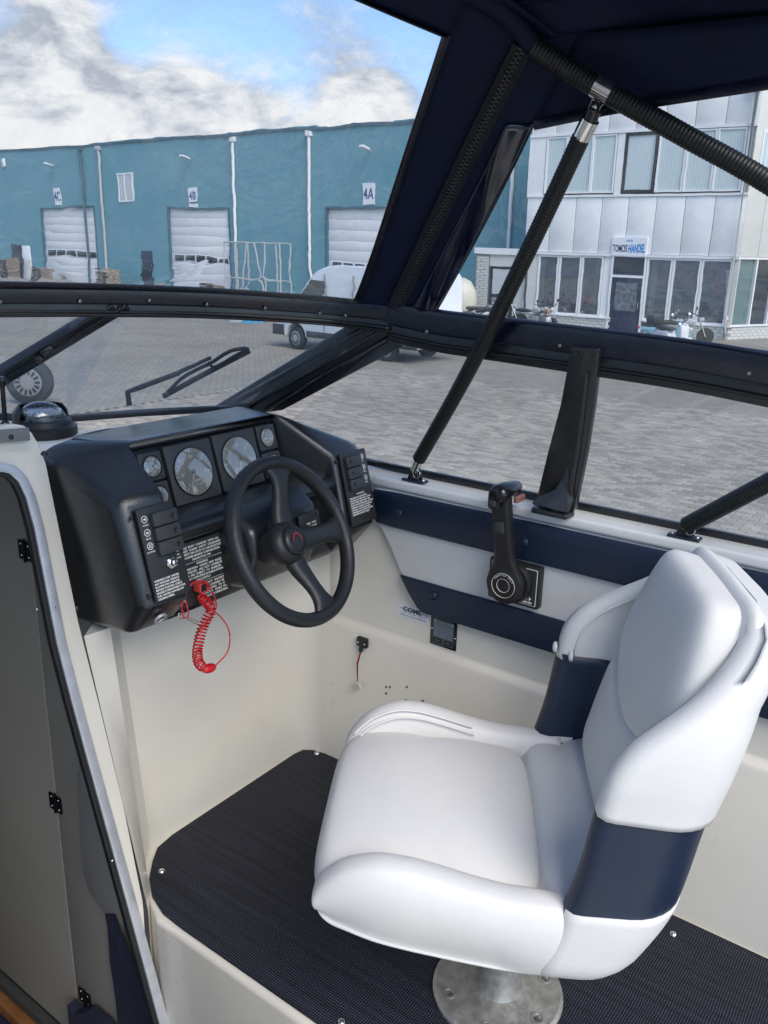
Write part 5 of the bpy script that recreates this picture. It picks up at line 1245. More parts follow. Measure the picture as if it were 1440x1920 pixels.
# ================================================================== THE YARD
GZ = -1.66
def paving(M, t, b, co):
    geo = t.nodes.new('ShaderNodeNewGeometry')
    P = geo.outputs['Position']
    br = t.nodes.new('ShaderNodeTexBrick'); br.offset = .5; br.inputs['Scale'].default_value = 1
    br.inputs['Brick Width'].default_value = .21; br.inputs['Row Height'].default_value = .105; br.inputs['Mortar Size'].default_value = .009
    br.inputs['Color1'].default_value = (.9, .9, .9, 1); br.inputs['Color2'].default_value = (1.1, 1.1, 1.1, 1); br.inputs['Mortar'].default_value = (.4, .4, .36, 1); br.inputs['Bias'].default_value = 0
    mpp = t.nodes.new('ShaderNodeMapping'); mpp.inputs['Rotation'].default_value = (0, 0, R(90)); t.links.new(P, mpp.inputs['Vector']); t.links.new(mpp.outputs[0], br.inputs['Vector'])
    def ns(sc, det, x=1, y=1):
        m2 = t.nodes.new('ShaderNodeMapping'); m2.inputs['Scale'].default_value = (x, y, 1); t.links.new(P, m2.inputs['Vector'])
        n = t.nodes.new('ShaderNodeTexNoise'); n.inputs['Scale'].default_value = sc; n.inputs['Detail'].default_value = det; n.inputs['Roughness'].default_value = .7
        t.links.new(m2.outputs[0], n.inputs['Vector']); return n.outputs['Fac']
    def rmp(v, lo, hi, a, c):
        r = t.nodes.new('ShaderNodeMapRange'); r.inputs['From Min'].default_value = lo; r.inputs['From Max'].default_value = hi; r.inputs['To Min'].default_value = a; r.inputs['To Max'].default_value = c
        t.links.new(v, r.inputs['Value']); return r.outputs[0]
    n1_, n2_, n3_ = ns(.35, 6), ns(1.8, 8), ns(9, 6)
    # weathered zones: sandier paving farther out in the yard, greyer by the boat
    sp_ = t.nodes.new('ShaderNodeSeparateXYZ'); t.links.new(P, sp_.inputs[0])
    a = t.nodes.new('ShaderNodeMath'); a.operation = 'MULTIPLY_ADD'; a.inputs[1].default_value = .45; t.links.new(sp_.outputs['Y'], a.inputs[0]); t.links.new(sp_.outputs['X'], a.inputs[2])
    a2 = t.nodes.new('ShaderNodeMath'); a2.operation = 'MULTIPLY_ADD'; a2.inputs[1].default_value = 9; t.links.new(n1_, a2.inputs[0]); t.links.new(a.outputs[0], a2.inputs[2])
    z = rmp(a2.outputs[0], 17.5, 21.5, 0, 1)
    mx = t.nodes.new('ShaderNodeMix'); mx.data_type = 'RGBA'; t.links.new(z, mx.inputs[0])
    mx.inputs['A'].default_value = (.31, .28, .235, 1); mx.inputs['B'].default_value = (.27, .245, .205, 1)
    mu = t.nodes.new('ShaderNodeMath'); mu.operation = 'MULTIPLY'; t.links.new(rmp(n1_, .3, .7, .82, 1.2), mu.inputs[0]); t.links.new(rmp(n2_, .3, .7, .86, 1.14), mu.inputs[1])
    mu2 = t.nodes.new('ShaderNodeMath'); mu2.operation = 'MULTIPLY'; t.links.new(mu.outputs[0], mu2.inputs[0]); t.links.new(rmp(n3_, .3, .7, .92, 1.08), mu2.inputs[1])
    v = t.nodes.new('ShaderNodeVectorMath'); v.operation = 'SCALE'; t.links.new(mx.outputs['Result'], v.inputs[0]); t.links.new(mu2.outputs[0], v.inputs['Scale'])
    # moss in patches
    ms = t.nodes.new('ShaderNodeMix'); ms.data_type = 'RGBA'; t.links.new(rmp(ns(.9, 9), .62, .74, 0, .35), ms.inputs[0]); t.links.new(v.outputs[0], ms.inputs['A']); ms.inputs['B'].default_value = (.11, .115, .06, 1)
    if M.name == 'yard_paving':
        m3 = t.nodes.new('ShaderNodeVectorMath'); m3.operation = 'MULTIPLY'; t.links.new(ms.outputs['Result'], m3.inputs[0]); t.links.new(br.outputs['Color'], m3.inputs[1]); t.links.new(m3.outputs[0], b.inputs['Base Color'])
        bp = t.nodes.new('ShaderNodeBump'); bp.inputs['Strength'].default_value = .5; bp.inputs['Distance'].default_value = .006; bp.invert = True
        t.links.new(br.outputs['Fac'], bp.inputs['Height']); t.links.new(bp.outputs[0], b.inputs['Normal'])
    else:
        # one tone per paver, keyed on its cell in the bond
        def mt_(op, x_, y_):
            n_ = t.nodes.new('ShaderNodeMath'); n_.operation = op
            for i_, q_ in enumerate((x_, y_)):
                if isinstance(q_, (int, float)): n_.inputs[i_].default_value = q_
                else: t.links.new(q_, n_.inputs[i_])
            return n_.outputs[0]
        ii = mt_('FLOOR', mt_('DIVIDE', mt_('SUBTRACT', sp_.outputs['X'], 2.1), .105), 0)
        jj = mt_('FLOOR', mt_('DIVIDE', mt_('SUBTRACT', mt_('ADD', sp_.outputs['Y'], 2.1), mt_('MULTIPLY', mt_('MODULO', ii, 2), .105)), .21), 0)
        cb = t.nodes.new('ShaderNodeCombineXYZ'); t.links.new(ii, cb.inputs[0]); t.links.new(jj, cb.inputs[1])
        wn_n = t.nodes.new('ShaderNodeTexWhiteNoise'); wn_n.noise_dimensions = '2D'; t.links.new(cb.outputs[0], wn_n.inputs['Vector'])
        m3 = t.nodes.new('ShaderNodeVectorMath'); m3.operation = 'SCALE'; t.links.new(ms.outputs['Result'], m3.inputs[0]); t.links.new(rmp(wn_n.outputs['Value'], 0, 1, .72, 1.22), m3.inputs['Scale']); t.links.new(m3.outputs[0], b.inputs['Base Color'])
        bp = t.nodes.new('ShaderNodeBump'); bp.inputs['Strength'].default_value = .25; bp.inputs['Distance'].default_value = .004
        t.links.new(n3_, bp.inputs['Height']); t.links.new(bp.outputs[0], b.inputs['Normal'])
pav = mat('yard_paving', (.15, .15, .15), .9, extra=paving)
pav2 = mat('paver_stone', (.15, .15, .15), .9, extra=paving)
joint = mat('joint_sand', (.055, .055, .045), .95, var=.3, vscale=6)
# ground: sheet with a pocket of real pavers beside the boat
gx0, gx1, gy0, gy1 = 2.1, 17.85, -2.1, 13.44
b = MB()
for x0, x1, y0, y1 in ((-400, gx0, -400, 400), (gx1, 500, -400, 400), (gx0, gx1, -400, gy0), (gx0, gx1, gy1, 400)):
    b.add([(x0, y0, GZ), (x1, y0, GZ), (x1, y1, GZ), (x0, y1, GZ)], [[0, 1, 2, 3]])
ground = struct(b, 'ground', pav)
b = MB(); b.wb(gx0, gx1, gy0, gy1, GZ-.10, GZ-.012); bed = struct(b, 'paving_bed', joint)
pm = bpy.data.meshes.new('brick')
def paver_verts():
    hx, hy, c_ = .0482, .1007, .007
    lo = [(-hx, -hy, -.03), (hx, -hy, -.03), (hx, hy, -.03), (-hx, hy, -.03)]
    md = [(-hx, -hy, -.005), (hx, -hy, -.005), (hx, hy, -.005), (-hx, hy, -.005)]
    tp_ = [(-hx+c_, -hy+c_, 0), (hx-c_, -hy+c_, 0), (hx-c_, hy-c_, 0), (-hx+c_, hy-c_, 0)]
    fs = [[8, 9, 10, 11]]+[[i, (i+1) % 4, 4+(i+1) % 4, 4+i] for i in range(4)]+[[4+i, 4+(i+1) % 4, 8+(i+1) % 4, 8+i] for i in range(4)]
    return lo+md+tp_, fs
pvv, pvf = paver_verts(); pm.from_pydata(pvv, [], pvf); pm.materials.append(pav2)
cells = []
for i in range(int((gx1-gx0)/.105)):
    x = gx0+.0525+i*.105
    for j in range(-1, int((gy1-gy0)/.21)+1):
        # rows run fore and aft; centres sit on the same bond as the far sheet's material
        y = gy0+.105*(1+(i % 2))+j*.21
        if gy0+.09 <= y <= gy1-.09:
            P = V((x, y, GZ)); s_ = proj(P); dep = (P-CAM).dot(FWD)
            vis = dep > 0 and 480 < s_[0] < 1440 and 600 < s_[1] < 1010
            cells.append((0 if vis else 1, dep, x, y))
cells.sort(); near = cells[:300]; rest = cells[300:]
rnd = random.Random(5)
for _, _, x, y in near:
    o = bpy.data.objects.new('brick', pm); col.objects.link(o); o.parent = bed
    o.location = (x+rnd.gauss(0, .0008), y+rnd.gauss(0, .001), GZ+rnd.gauss(0, .0012)); o.rotation_euler = (rnd.gauss(0, .008), rnd.gauss(0, .008), rnd.gauss(0, .006))
b = MB()
for _, _, x, y in rest:
    dz = rnd.gauss(0, .0012); r_ = rnd.gauss(0, .006)
    b.add([V((x+a-r_*b_, y+b_+r_*a, GZ+c_+dz+a*rnd.gauss(0, .002))) for a, b_, c_ in pvv], pvf)
o = b.build('bricks', pav2, bed, kind='stuff')

# ---- warehouse
teal = mat('teal_cladding', (.115, .285, .335), .5, var=.08, vscale=.8)
teald = mat('teal_trim', (.05, .11, .14), .5)
pale = mat('pale_door_panel', (.72, .73, .73), .5, var=.04, vscale=2)
whitep = mat('white_paint', (.76, .77, .77), .45, var=.04, vscale=3)
pipe_m = mat('grey_downpipe', (.42, .44, .44), .5)
darkg = mat('dark_window_glass', (.02, .025, .03), .08, spec=.8)
XW = 38.0
wy = lambda x, y=450: at(x, y, X=XW).y
wz = lambda x, y: at(x, y, X=XW).z
wh = thing('warehouse', 'long teal warehouse with white roller doors numbered on plates', 'warehouse', (XW, 40, GZ))
YL, YR = 130, 17.8
doors = [(78, 180), (317, 433), (612, 735)]
DT = 3.34
dy = [(wy(b_, 397), wy(a, 397)) for a, b_ in doors]     # (near y, far y)
b = MB(); xs0 = XW; edges = sorted(dy)
cur = YR
for a, c_ in edges:
    b.wb(XW, XW+.3, cur, a, GZ, 7.5); b.wb(XW, XW+.3, a, c_, DT, 7.3); cur = c_
b.wb(XW, XW+.3, cur, YL, GZ, 7.3); b.wb(XW+.3, XW+40, YL-.3, YL, GZ, 7.2); b.wb(XW+.3, XW+40, YR, YR+.3, GZ, 7.2); b.wb(XW+.2, XW+40, YR, YL, 7.0, 7.25)
b.build('wall', teal, wh)
b = MB()
yy = YR
while yy < YL:
    b.wb(XW-.005, XW, yy-.010, yy+.010, DT+.06 if any(a-.1 < yy < c_+.1 for a, c_ in dy) else GZ, 7.3); yy += 1.1
b.build('cladding_seam', mat('teal_seam', (.105, .265, .315), .5), wh, kind='stuff')
b = MB(); b.wb(XW-.08, XW+.35, YR-.05, YL, 7.3, 7.44); b.build('roof_trim', teald, wh)
for (a, c_), s_ in zip(dy, ('4C', '4B', '4A')):
    b = MB(); b.wb(XW+.16, XW+.2, a, c_, GZ, DT); d_ = b.build('roller_door', pale, wh)
    b = MB(); b.wb(XW-.03, XW+.15, c_-.10, c_+.02, GZ, DT+.05); b.wb(XW-.03, XW+.15, a-.02, a+.10, GZ, DT+.05); b.wb(XW-.03, XW+.15, a+.10, c_-.10, DT-.06, DT+.05); b.build('door_frame', mat('teal_frame', (.045, .12, .16), .5), wh)
    n_ = 9; h_ = (DT-GZ-.06)/n_
    for k in range(n_):
        z0 = GZ+k*h_
        b = MB(); b.wb(XW+.135, XW+.158, a+.1, c_-.1, z0+.004, z0+h_-.004); p_ = b.build('door_panel', pale, d_, bevel=.01)
        if k == 3:
            nw = 5; wd = (c_-a-.6)/nw
            for q_ in range(nw):
                y0 = a+.35+q_*wd
                b = MB(); b.wb(XW+.105, XW+.133, y0, y0+wd-.16, z0+.10, z0+h_-.10); b.build('window', darkg, d_, bevel=.01)
    yc = {'4C': wy(112, 377), '4B': wy(366, 377), '4A': wy(693, 370)}[s_]; zc = {'4C': wz(112, 378), '4B': wz(366, 377), '4A': wz(693, 370)}[s_]
    b = MB(); b.wb(XW-.04, XW-.001, yc-.38, yc+.38, zc-.55, zc+.55); np_ = b.build('number_plate', whitep, wh)
    text(s_, fr((XW-.045, yc, zc), (0, -1, 0), (0, 0, 1)), .80, mat('number_blue', (.02, .05, .22), .5), np_, bold=.012, sx=.75, depth=.004)
for x0, y0, x1, y1, mm in ((165, 287, 180, 522, teald), (198, 290, 212, 520, pipe_m), (445, 268, 452, 500, whitep), (584, 262, 586, 520, whitep), (958, 300, 950, 470, whitep)):
    yc = wy(x0, (y0+y1)/2); zt = min(7.0, wz(x0, y0))
    b = MB(); b.tube([V((XW-.12, yc, zt)), V((XW-.12, yc, GZ+.05))], .09, 10); b.wb(XW-.25, XW-.002, yc-.16, yc+.16, zt, zt+.25); b.build('downpipe', mm, wh, smooth=40)
for x, y in ((350, 304), (686, 284), (95, 318)):
    p = at(x, y, X=XW-.5); lf = MB(); lf.tube([V((XW, p.y, p.z-.1)), V((XW-.5, p.y, p.z+.05))], .04, 8); a_ = lf.build('lamp_arm', pipe_m, wh)
    lf = MB(); lf.rbox(fr((XW-.5, p.y, p.z), (-1, 0, .2), (0, 1, 0)), -.25, .35, -.16, .16, -.06, .06, .05); lf.build('wall_lamp', whitep, wh, bevel=.02)
p = at(13, 315, X=XW); b = MB(); b.wb(XW-.15, XW-.001, p.y-.15, p.y+.15, p.z-.25, p.z+.25); b.build('wall_box', whitep, wh, bevel=.02)
def wwin(x0, y0, x1, y1, nb, X, parent, fm, gm, dep=.06, fw=.09, name='window'):
    a, c_ = at(x1, y1, X=X), at(x0, y0, X=X); z0, z1 = a.z, c_.z; ya, yb = a.y, c_.y
    b = MB(); b.wb(X-dep, X-.001, ya, yb, z1-fw, z1); b.wb(X-dep, X-.001, ya, yb, z0, z0+fw)
    for k in range(nb+1):
        yk = ya+(yb-ya-fw)*k/nb; b.wb(X-dep+.002, X-.003, yk, yk+fw, z0+fw, z1-fw)
    f_ = b.build(name, fm, parent)
    for k in range(nb):
        y0_ = ya+fw+(yb-ya-fw)*k/nb; y1_ = ya+(yb-ya-fw)*(k+1)/nb
        b = MB(); b.wb(X-.03, X-.012, y0_+.002, y1_-.002, z0+fw+.002, z1-fw-.002); b.build('pane', gm, f_)
    return f_
curt = mat('white_curtain', (.5, .53, .54), .7, var=.06, vscale=6)
wwin(224, 333, 256, 389, 2, XW, wh, whitep, curt)
for x0, x1, mm in ((27, 47, blk), (48, 62, whitep), (270, 290, mat('dark_blue_door', (.008, .013, .03), .4))):
    ya, yb = wy(x1, 500), wy(x0, 500)
    b = MB(); b.wb(XW-.05, XW-.001, ya, yb, GZ+.02, GZ+2.35); d_ = b.build('side_door', mm, wh, bevel=.02)
    b = MB(); b.wb(XW-.10, XW-.051, ya+.12, ya+.17, GZ+1.0, GZ+1.2); b.build('handle', chrome, d_)

# ---- shop building
XB = 34.6
def by(x, y=480): return at(x, y, X=XB).y
def bz(x, y): return at(x, y, X=XB).z
sh = thing('shop_building', 'two storey pale grey panelled shop with brick plinth and blue door', 'building', (XB, 13, GZ))
clad = mat('pale_grey_cladding', (.76, .775, .77), .5, var=.05, vscale=1.5)
cladw = mat('cream_cladding', (.60, .60, .55), .5, var=.04, vscale=1.5)
brk = mat('white_painted_brick', (.55, .55, .51), .8, var=.14, vscale=9, bump=.3, bscale=30)
Y0, Y1 = 8.85, 17.85
ZL, ZBd, ZW, ZT, ZSl = 1.37, 3.69, 5.95, 7.55, -1.12
b = MB(); b.wb(XB+.10, XB+9, Y0+.1, Y1-.1, ZL+.02, ZT-.1); b.wb(XB+.70, XB+9, Y0+.1, Y1-.1, GZ, ZL+.019); b.build('core', mat('shop_interior', (.05, .05, .055), .8), sh)
# cladding panels: between lintel and sill band, and the parapet
n_ = 8; w_ = (Y1-Y0)/n_
for k in range(n_):
    for z0, z1 in ((ZL+.06, ZBd-.10), (ZW+.10, ZT)):
        b = MB(); b.wb(XB, XB+.12, Y0+k*w_+.012, Y0+(k+1)*w_-.012, z0, z1); b.build('cladding_panel', clad, sh, bevel=.008)
for z0, z1, o_ in ((ZL-.05, ZL+.05, .08), (ZBd-.09, ZBd, .05), (ZW, ZW+.09, .05), (ZT, ZT+.10, .06)):
    b = MB(); b.wb(XB-o_, XB+.2, Y0-.03, Y1+.02, z0, z1); b.build('trim_band', whitep, sh)
# upper windows
curt2 = mat('window_blinds', (.42, .52, .53), .35, spec=.6)
def blinds(M, t, b_, co):
    wv = t.nodes.new('ShaderNodeTexWave'); wv.bands_direction = 'Y'; wv.inputs['Scale'].default_value = 3.2; wv.inputs['Distortion'].default_value = .4
    t.links.new(co.outputs['Object'], wv.inputs['Vector']); m_ = t.nodes.new('ShaderNodeMix'); m_.data_type = 'RGBA'; t.links.new(wv.outputs['Fac'], m_.inputs[0])
    m_.inputs['A'].default_value = (.44, .53, .54, 1); m_.inputs['B'].default_value = (.58, .66, .67, 1); t.links.new(m_.outputs['Result'], b_.inputs['Base Color'])
curt2 = mat('vertical_blinds', (.4, .5, .5), .3, extra=blinds, spec=.6)
def win(y0, y1, z0, z1, fm, gm, parent=sh, X=XB, fw=.07, pane_name='pane'):
    b = MB(); b.wb(X-.03, X+.09, y0, y0+fw, z0, z1); b.wb(X-.03, X+.09, y1-fw, y1, z0, z1); b.wb(X-.028, X+.088, y0+fw, y1-fw, z0, z0+fw); b.wb(X-.028, X+.088, y0+fw, y1-fw, z1-fw, z1)
    f_ = b.build('window', fm, parent)
    b = MB(); b.wb(X+.02, X+.05, y0+fw, y1-fw, z0+fw, z1-fw); b.build(pane_name, gm, f_); return f_
ups = [(1022, 1060), (1060, 1108), (1108, 1152), (1168, 1228), (1230, 1282), (1283, 1337), (1338, 1392)]
for i, (a, c_) in enumerate(ups):
    win(by(c_, 310), by(a, 310), ZBd+.06, ZW-.02, blk if i == 3 else whitep, curt2, fw=.10 if i == 3 else .06)
for a, c_ in ((990, 1021), (1153, 1167), (1393, 1400)):
    b = MB(); b.wb(XB-.01, XB+.12, by(c_, 310)+.01, by(a, 310)-.01, ZBd+.005, ZW-.005); b.build('wall_infill', clad, sh)
# ground floor
glassd = glassy('shop_glass', (.80, .84, .86), .20, .01, .10)
def lowwin(a, c_, X=XB): return win(by(c_, 540), by(a, 540), ZSl, ZL-.06, whitep, glassd, fw=.075)
for a, c_ in ((1004, 1042), (1043, 1084), (1085, 1125), (1207, 1254), (1255, 1308), (1309, 1366)): lowwin(a, c_)
for a, c_ in ((985, 1003), (1126, 1140), (1367, 1378)):
    b = MB(); b.wb(XB, XB+.12, by(c_, 540), by(a, 540), GZ+.55 if a != 1126 else GZ, ZL-.051); b.build('wall_infill', cladw if a != 1126 else clad, sh)
# interior things glimpsed through the glass
b = MB(); b.wb(XB+.60, XB+.65, Y0+.3, Y1-.3, GZ, ZL); b.build('back_wall', mat('showroom_dark', (.065, .065, .075), .7, var=.3, vscale=2), sh)
for (x, y, w2, h2, mm) in ((1033, 565, .5, .25, prt_r), (1100, 562, .55, .25, prt_r), (1070, 570, .4, .5, blk), (1350, 530, .45, 1.05, mat('red_banner', (.32, .04, .05), .6)), (1280, 585, .6, .4, blk), (1225, 590, .35, .3, gry)):
    p = at(x, y, X=XB+.4); b = MB(); b.wb(XB+.35, XB+.45, p.y-w2/2, p.y+w2/2, p.z-h2/2, p.z+h2/2); b.build('display_item', mm, sh, bevel=.03)
for x in (1012, 1118, 1222):
    p = at(x, 540, X=XB+.2); b = MB(); b.wb(XB+.18, XB+.22, p.y-.12, p.y+.12, ZSl, ZL-.1); b.build('curtain', mat('grey_green_curtain', (.22, .27, .26), .8), sh)
# entrance door
ya, yb = by(1200, 560), by(1142, 560)
nav = mat('navy_door_paint', (.012, .020, .055), .35)
b = MB(); b.wb(XB-.06, XB+.10, ya-.08, ya, GZ, ZL-.052); b.wb(XB-.06, XB+.10, yb, yb+.08, GZ, ZL-.052); b.wb(XB-.055, XB+.095, ya, yb, .50, .60); df = b.build('door_frame', whitep, sh)
b = MB(); b.wb(XB-.02, XB+.05, ya+.005, yb-.005, .60, ZL-.055); b.build('transom', nav, df); 
b = MB(); b.wb(XB-.035, XB-.021, ya+.10, yb-.10, .72, ZL-.15); b.build('transom_pane', darkg, df)
b = MB(); b.wb(XB-.02, XB+.04, ya+.005, yb-.005, GZ+.02, .495); dr = b.build('door', nav, sh)
b = MB(); b.wb(XB-.035, XB-.021, ya+.20, yb-.20, GZ+.85, .30); b.build('door_pane', mat('reflective_pane', (.12, .14, .16), .1, spec=.9, var=.8, vscale=5), dr)
b = MB(); b.tube([V((XB-.09, ya+.1, GZ+.95)), V((XB-.09, ya+.1, GZ+1.2))], .02, 8); b.build('handle', chrome, dr)
# sign
sy0, sy1 = by(1212, 464), by(1147, 464); z0, z1 = bz(1180, 480), bz(1180, 446)
b = MB(); b.wb(XB-.10, XB-.001, sy0, sy1, z0, z1); sg_ = b.build('shop_sign', mat('sign_white', (.74, .76, .80), .4), sh)
sfr = fr((XB-.104, (sy0+sy1)/2, (z0+z1)/2-.08), (0, -1, 0), (0, 0, 1)); ww = sy1-sy0
text('TOMOS', sfr, .40, mat('sign_dark', (.02, .03, .05), .5), sg_, ax=-ww*.255, sx=.45, bold=.008, depth=.002)
text('HANDEL', sfr, .40, mat('sign_blue', (.02, .22, .55), .5), sg_, ax=ww*.225, sx=.43, bold=.014, depth=.002)
text('sinds', fr(sfr(0, .30), sfr.x, sfr.y), .13, mat('sign_blue', (.02, .22, .55), .5), sg_, depth=.002)
# brick plinth, laid brick by brick (largest share as parts, the rest joined)
bmesh_ = bpy.data.meshes.new('brick_block'); bvv = [(0, 0, 0), (0, .32, 0), (0, .32, .108), (0, 0, .108), (-.035, .004, .004), (-.035, .316, .004), (-.035, .316, .104), (-.035, .004, .104)]
bff = [[4, 7, 6, 5], [0, 4, 5, 1], [1, 5, 6, 2], [2, 6, 7, 3], [3, 7, 4, 0]]
b = MB(); b.wb(XB-.005, XB+.1, Y0, by(1201, 600), GZ, ZSl-.06); b.wb(XB-.005, XB+.1, by(1141, 600), Y1, GZ, ZSl-.06); pn = b.build('plinth', mat('grey_mortar', (.3, .3, .28), .9), sh)
bmesh_.from_pydata(bvv, [], bff); bmesh_.materials.append(brk)
k_ = 0
for r_ in range(5):
    z_ = GZ+.005+r_*.117
    if z_+.108 > ZSl-.06: break
    y_ = Y0+.02-(.16 if r_ % 2 else 0)
    while y_ < Y1-.3:
        if not (by(1201, 600)-.32 < y_ < by(1141, 600)) and y_ > Y0-.01:
            o = bpy.data.objects.new('brick', bmesh_); col.objects.link(o); o.parent = pn; o.location = V((XB-.005, y_, z_))-ORIG[sh.name]; k_ += 1
        y_ += .33
b = MB(); b.wb(XB-.09, XB+.1, Y0-.05, by(1201, 600), ZSl-.06, ZSl); b.wb(XB-.09, XB+.1, by(1141, 600), Y1, ZSl-.06, ZSl); b.build('window_sill', whitep, sh)
# return face to the right of the corner
rf_ = fr((XB, Y0-.002, 0), (1, -.42, 0), (0, 0, 1))
LEN = 16
b = MB(); b.box(rf_, .0, LEN, GZ, ZSl-.05, -.2, -.03); b.box(rf_, 0, LEN, ZL, ZT, -.2, -.03); b.build('return_wall', mat('grey_mortar', (.3, .3, .28), .9), sh)
b = MB()
for r_ in range(5):
    z_ = GZ+.005+r_*.117; x_ = .02-(.16 if r_ % 2 else 0)
    if z_+.108 > ZSl-.06: break
    while x_ < LEN: 
        if x_ > 0: b.box(rf_, x_, x_+.31, z_, z_+.107, -.03, 0)
        x_ += .33
b.build('return_bricks', brk, sh, kind='stuff')
b = MB(); b.box(rf_, -.02, LEN, ZSl-.05, ZSl+.02, -.2, .05); b.box(rf_, -.02, LEN, ZL-.03, ZL+.04, -.2, .04); b.build('return_band', whitep, sh)
x_ = .02
while x_ < LEN:
    b = MB(); b.box(rf_, x_, x_+1.08, ZL+.06, ZT-.02, -.03, .0); b.build('cladding_panel', cladw, sh, bevel=.008)
    b = MB(); b.box(rf_, x_, x_+.07, ZSl+.02, ZL-.03, -.2, .02); wf_ = b.build('window', whitep, sh)
    b = MB(); b.box(rf_, x_+.07, x_+1.10, ZSl+.02, ZL-.03, -.12, -.10); b.build('pane', darkg if int(x_) % 2 else mat('green_tint_pane', (.10, .17, .16), .1, spec=.9), wf_); x_ += 1.10
for k in range(3):
    xx = .4+k*2.2; b = MB(); b.box(rf_, xx, xx+1.8, ZBd+.2, ZW-.1, .001, .03); wf_ = b.build('window', whitep, sh); b = MB(); b.box(rf_, xx+.08, xx+1.72, ZBd+.28, ZW-.18, .031, .04); b.build('pane', curt2, wf_)
b = MB(); b.box(rf_, -.3, LEN, ZT-.3, ZT+.1, -9, -.201); b.build('roof', clad, sh)
# downpipe at the corner
yc = Y0+.12
b = MB(); b.tube([V((XB-.16, yc, ZT-.35)), V((XB-.16, yc, GZ+.9)), V((XB-.2, yc-.05, GZ+.75)), V((XB-.2, yc-.05, GZ+.05))], .075, 12); b.wb(XB-.32, XB-.06, yc-.14, yc+.14, ZT-.45, ZT-.15); b.build('downpipe', pipe_m, sh, smooth=40)
# low extension with brick pier
ex = thing('brick_extension', 'low white brick extension with a dark framed door beside the shop', 'extension', (36, 19.5, GZ))
XE2 = 34.9
ey = lambda x: at(x, 540, X=XE2).y
ea, eb = Y1+.01, ey(887)
b = MB(); b.wb(XE2+.12, XE2+3, ea, eb-.02, GZ, 1.25); b.build('wall', whitep, ex)
b = MB(); b.wb(XE2-.08, XE2+3.1, ea, eb+.05, 1.25, 1.52); b.build('roof', whitep, ex)
b = MB(); b.wb(XE2, XE2+.12, ey(912), eb-.03, GZ, 1.245); b.build('pier', mat('grey_mortar', (.3, .3, .28), .9), ex)
r_ = 0
while GZ+.005+r_*.117 < 1.12:
    for q_ in range(2):
        y_ = ey(912)+.02+(q_*.62 if r_ % 2 == 0 else q_*.31); L_ = .58 if (q_ == 0) == (r_ % 2 == 0) else .30
        o = bpy.data.objects.new('brick', bmesh_); col.objects.link(o); o.parent = ex; sc_l = (eb-.04-ey(912)-.04)/.96
        o.location = V((XE2-.002, ey(912)+.02+(.64 if (q_ and r_ % 2 == 0) else .32 if q_ else 0)*sc_l, GZ+.005+r_*.117))-ORIG[ex.name]; o.scale = (1, (.62 if (q_ == 0) == (r_ % 2 == 0) else .32)/.33*sc_l*.98, 1)
    r_ += 1
b = MB(); b.wb(XE2+.02, XE2+.118, ea+.02, ey(913), GZ+.0, 1.24); b.build('wall_panel', cladw, ex)
ya, yb = ey(960), ey(903+10)
b = MB(); b.wb(XE2-.04, XE2+.015, ya, yb-.05, GZ+.02, .75); dr = b.build('door', blk, ex)
b = MB(); b.wb(XE2-.055, XE2-.041, ya+.15, yb-.22, -.45, .62); b.build('door_pane', curt, dr)
b = MB(); b.wb(XE2-.055, XE2-.041, ya+.15, yb-.22, GZ+.2, -.60); b.build('door_panel', mat('grey_panel', (.3, .32, .34), .5), dr)

# ---- white van
def wheel(f, parent, r_=.34, w_=.22, name='wheel', rimm=None):
    b = MB(); b.lathe(f, 0, 0, [(r_*.62, -w_/2), (r_*.9, -w_/2), (r_, -w_*.36), (r_, w_*.36), (r_*.9, w_/2), (r_*.66, w_/2), (r_*.62, w_*.4)], 36); t_ = b.build(name, mat('tyre_rubber', (.02, .02, .021), .8), parent, smooth=40)
    b = MB(); b.lathe(f, 0, 0, [(r_*.64, w_*.40), (r_*.62, w_*.47), (r_*.52, w_*.49), (r_*.2, w_*.53), (.01, w_*.54)], 36); rm = b.build('rim', rimm or mat('silver_rim', (.42, .43, .44), .35, metal=.6), t_, smooth=40)
    b = MB(); ff = fr(f(0, 0, w_*.49), f.x, f.y)
    for k in range(14):
        a = 2*PI*k/14; c_, s_ = math.cos(a), math.sin(a); b.prism(fr(ff(c_*r_*.44, s_*r_*.44, .006), f.x*c_+f.y*s_, f.y*c_-f.x*s_), [(-r_*.11, -r_*.035), (r_*.11, -r_*.05), (r_*.11, r_*.05), (-r_*.11, r_*.035)], 0, .012)
    b.build('rim_slot', blk, rm); return t_
vp0, vp1 = at(553, 655, Z=GZ), at(722, 678, Z=GZ)
vx = (vp1-vp0); vx.z = 0; vx.normalize(); vo = vp0.copy(); vo.z = GZ
# van frame: a towards the tail, b up, c towards the camera side
vf_ = fr(vo, vx, (0, 0, 1))
if vf_.z.dot(V((0, 0, 0))-vo) < 0: vsg = -1
else: vsg = 1
vn = thing('white_van', 'white high roofed delivery van parked side on before the warehouse', 'van', vo+vx*1.8)
WB = (vp1-vp0).length
def vf3(a, b_, c_): return vo+vx*a+V((0, 0, b_))+vf_.z*(c_*vsg)
vpaint = mat('white_van_paint', (.64, .67, .69), .28, coat=.5)
sil = [(-.92, .42), (-.97, .62), (-.93, .95), (-.72, 1.14), (-.30, 1.26), (.05, 1.34), (.55, 1.98), (.85, 2.28), (1.30, 2.42), (2.4, 2.46), (WB+.90, 2.42), (WB+1.02, 2.30), (WB+1.10, 1.3), (WB+1.12, .50), (WB+1.05, .40), (WB+.50, .38)]
def arch(cx_, r_=.43, n=8): return [(cx_+r_*math.cos(R(180*k/n)), .36+r_*math.sin(R(180*k/n))*1.0) for k in range(n+1)]
silf = sil+arch(WB)+[(WB-.5, .38), (.5, .38)]+arch(0)+[(-.5, .38)]
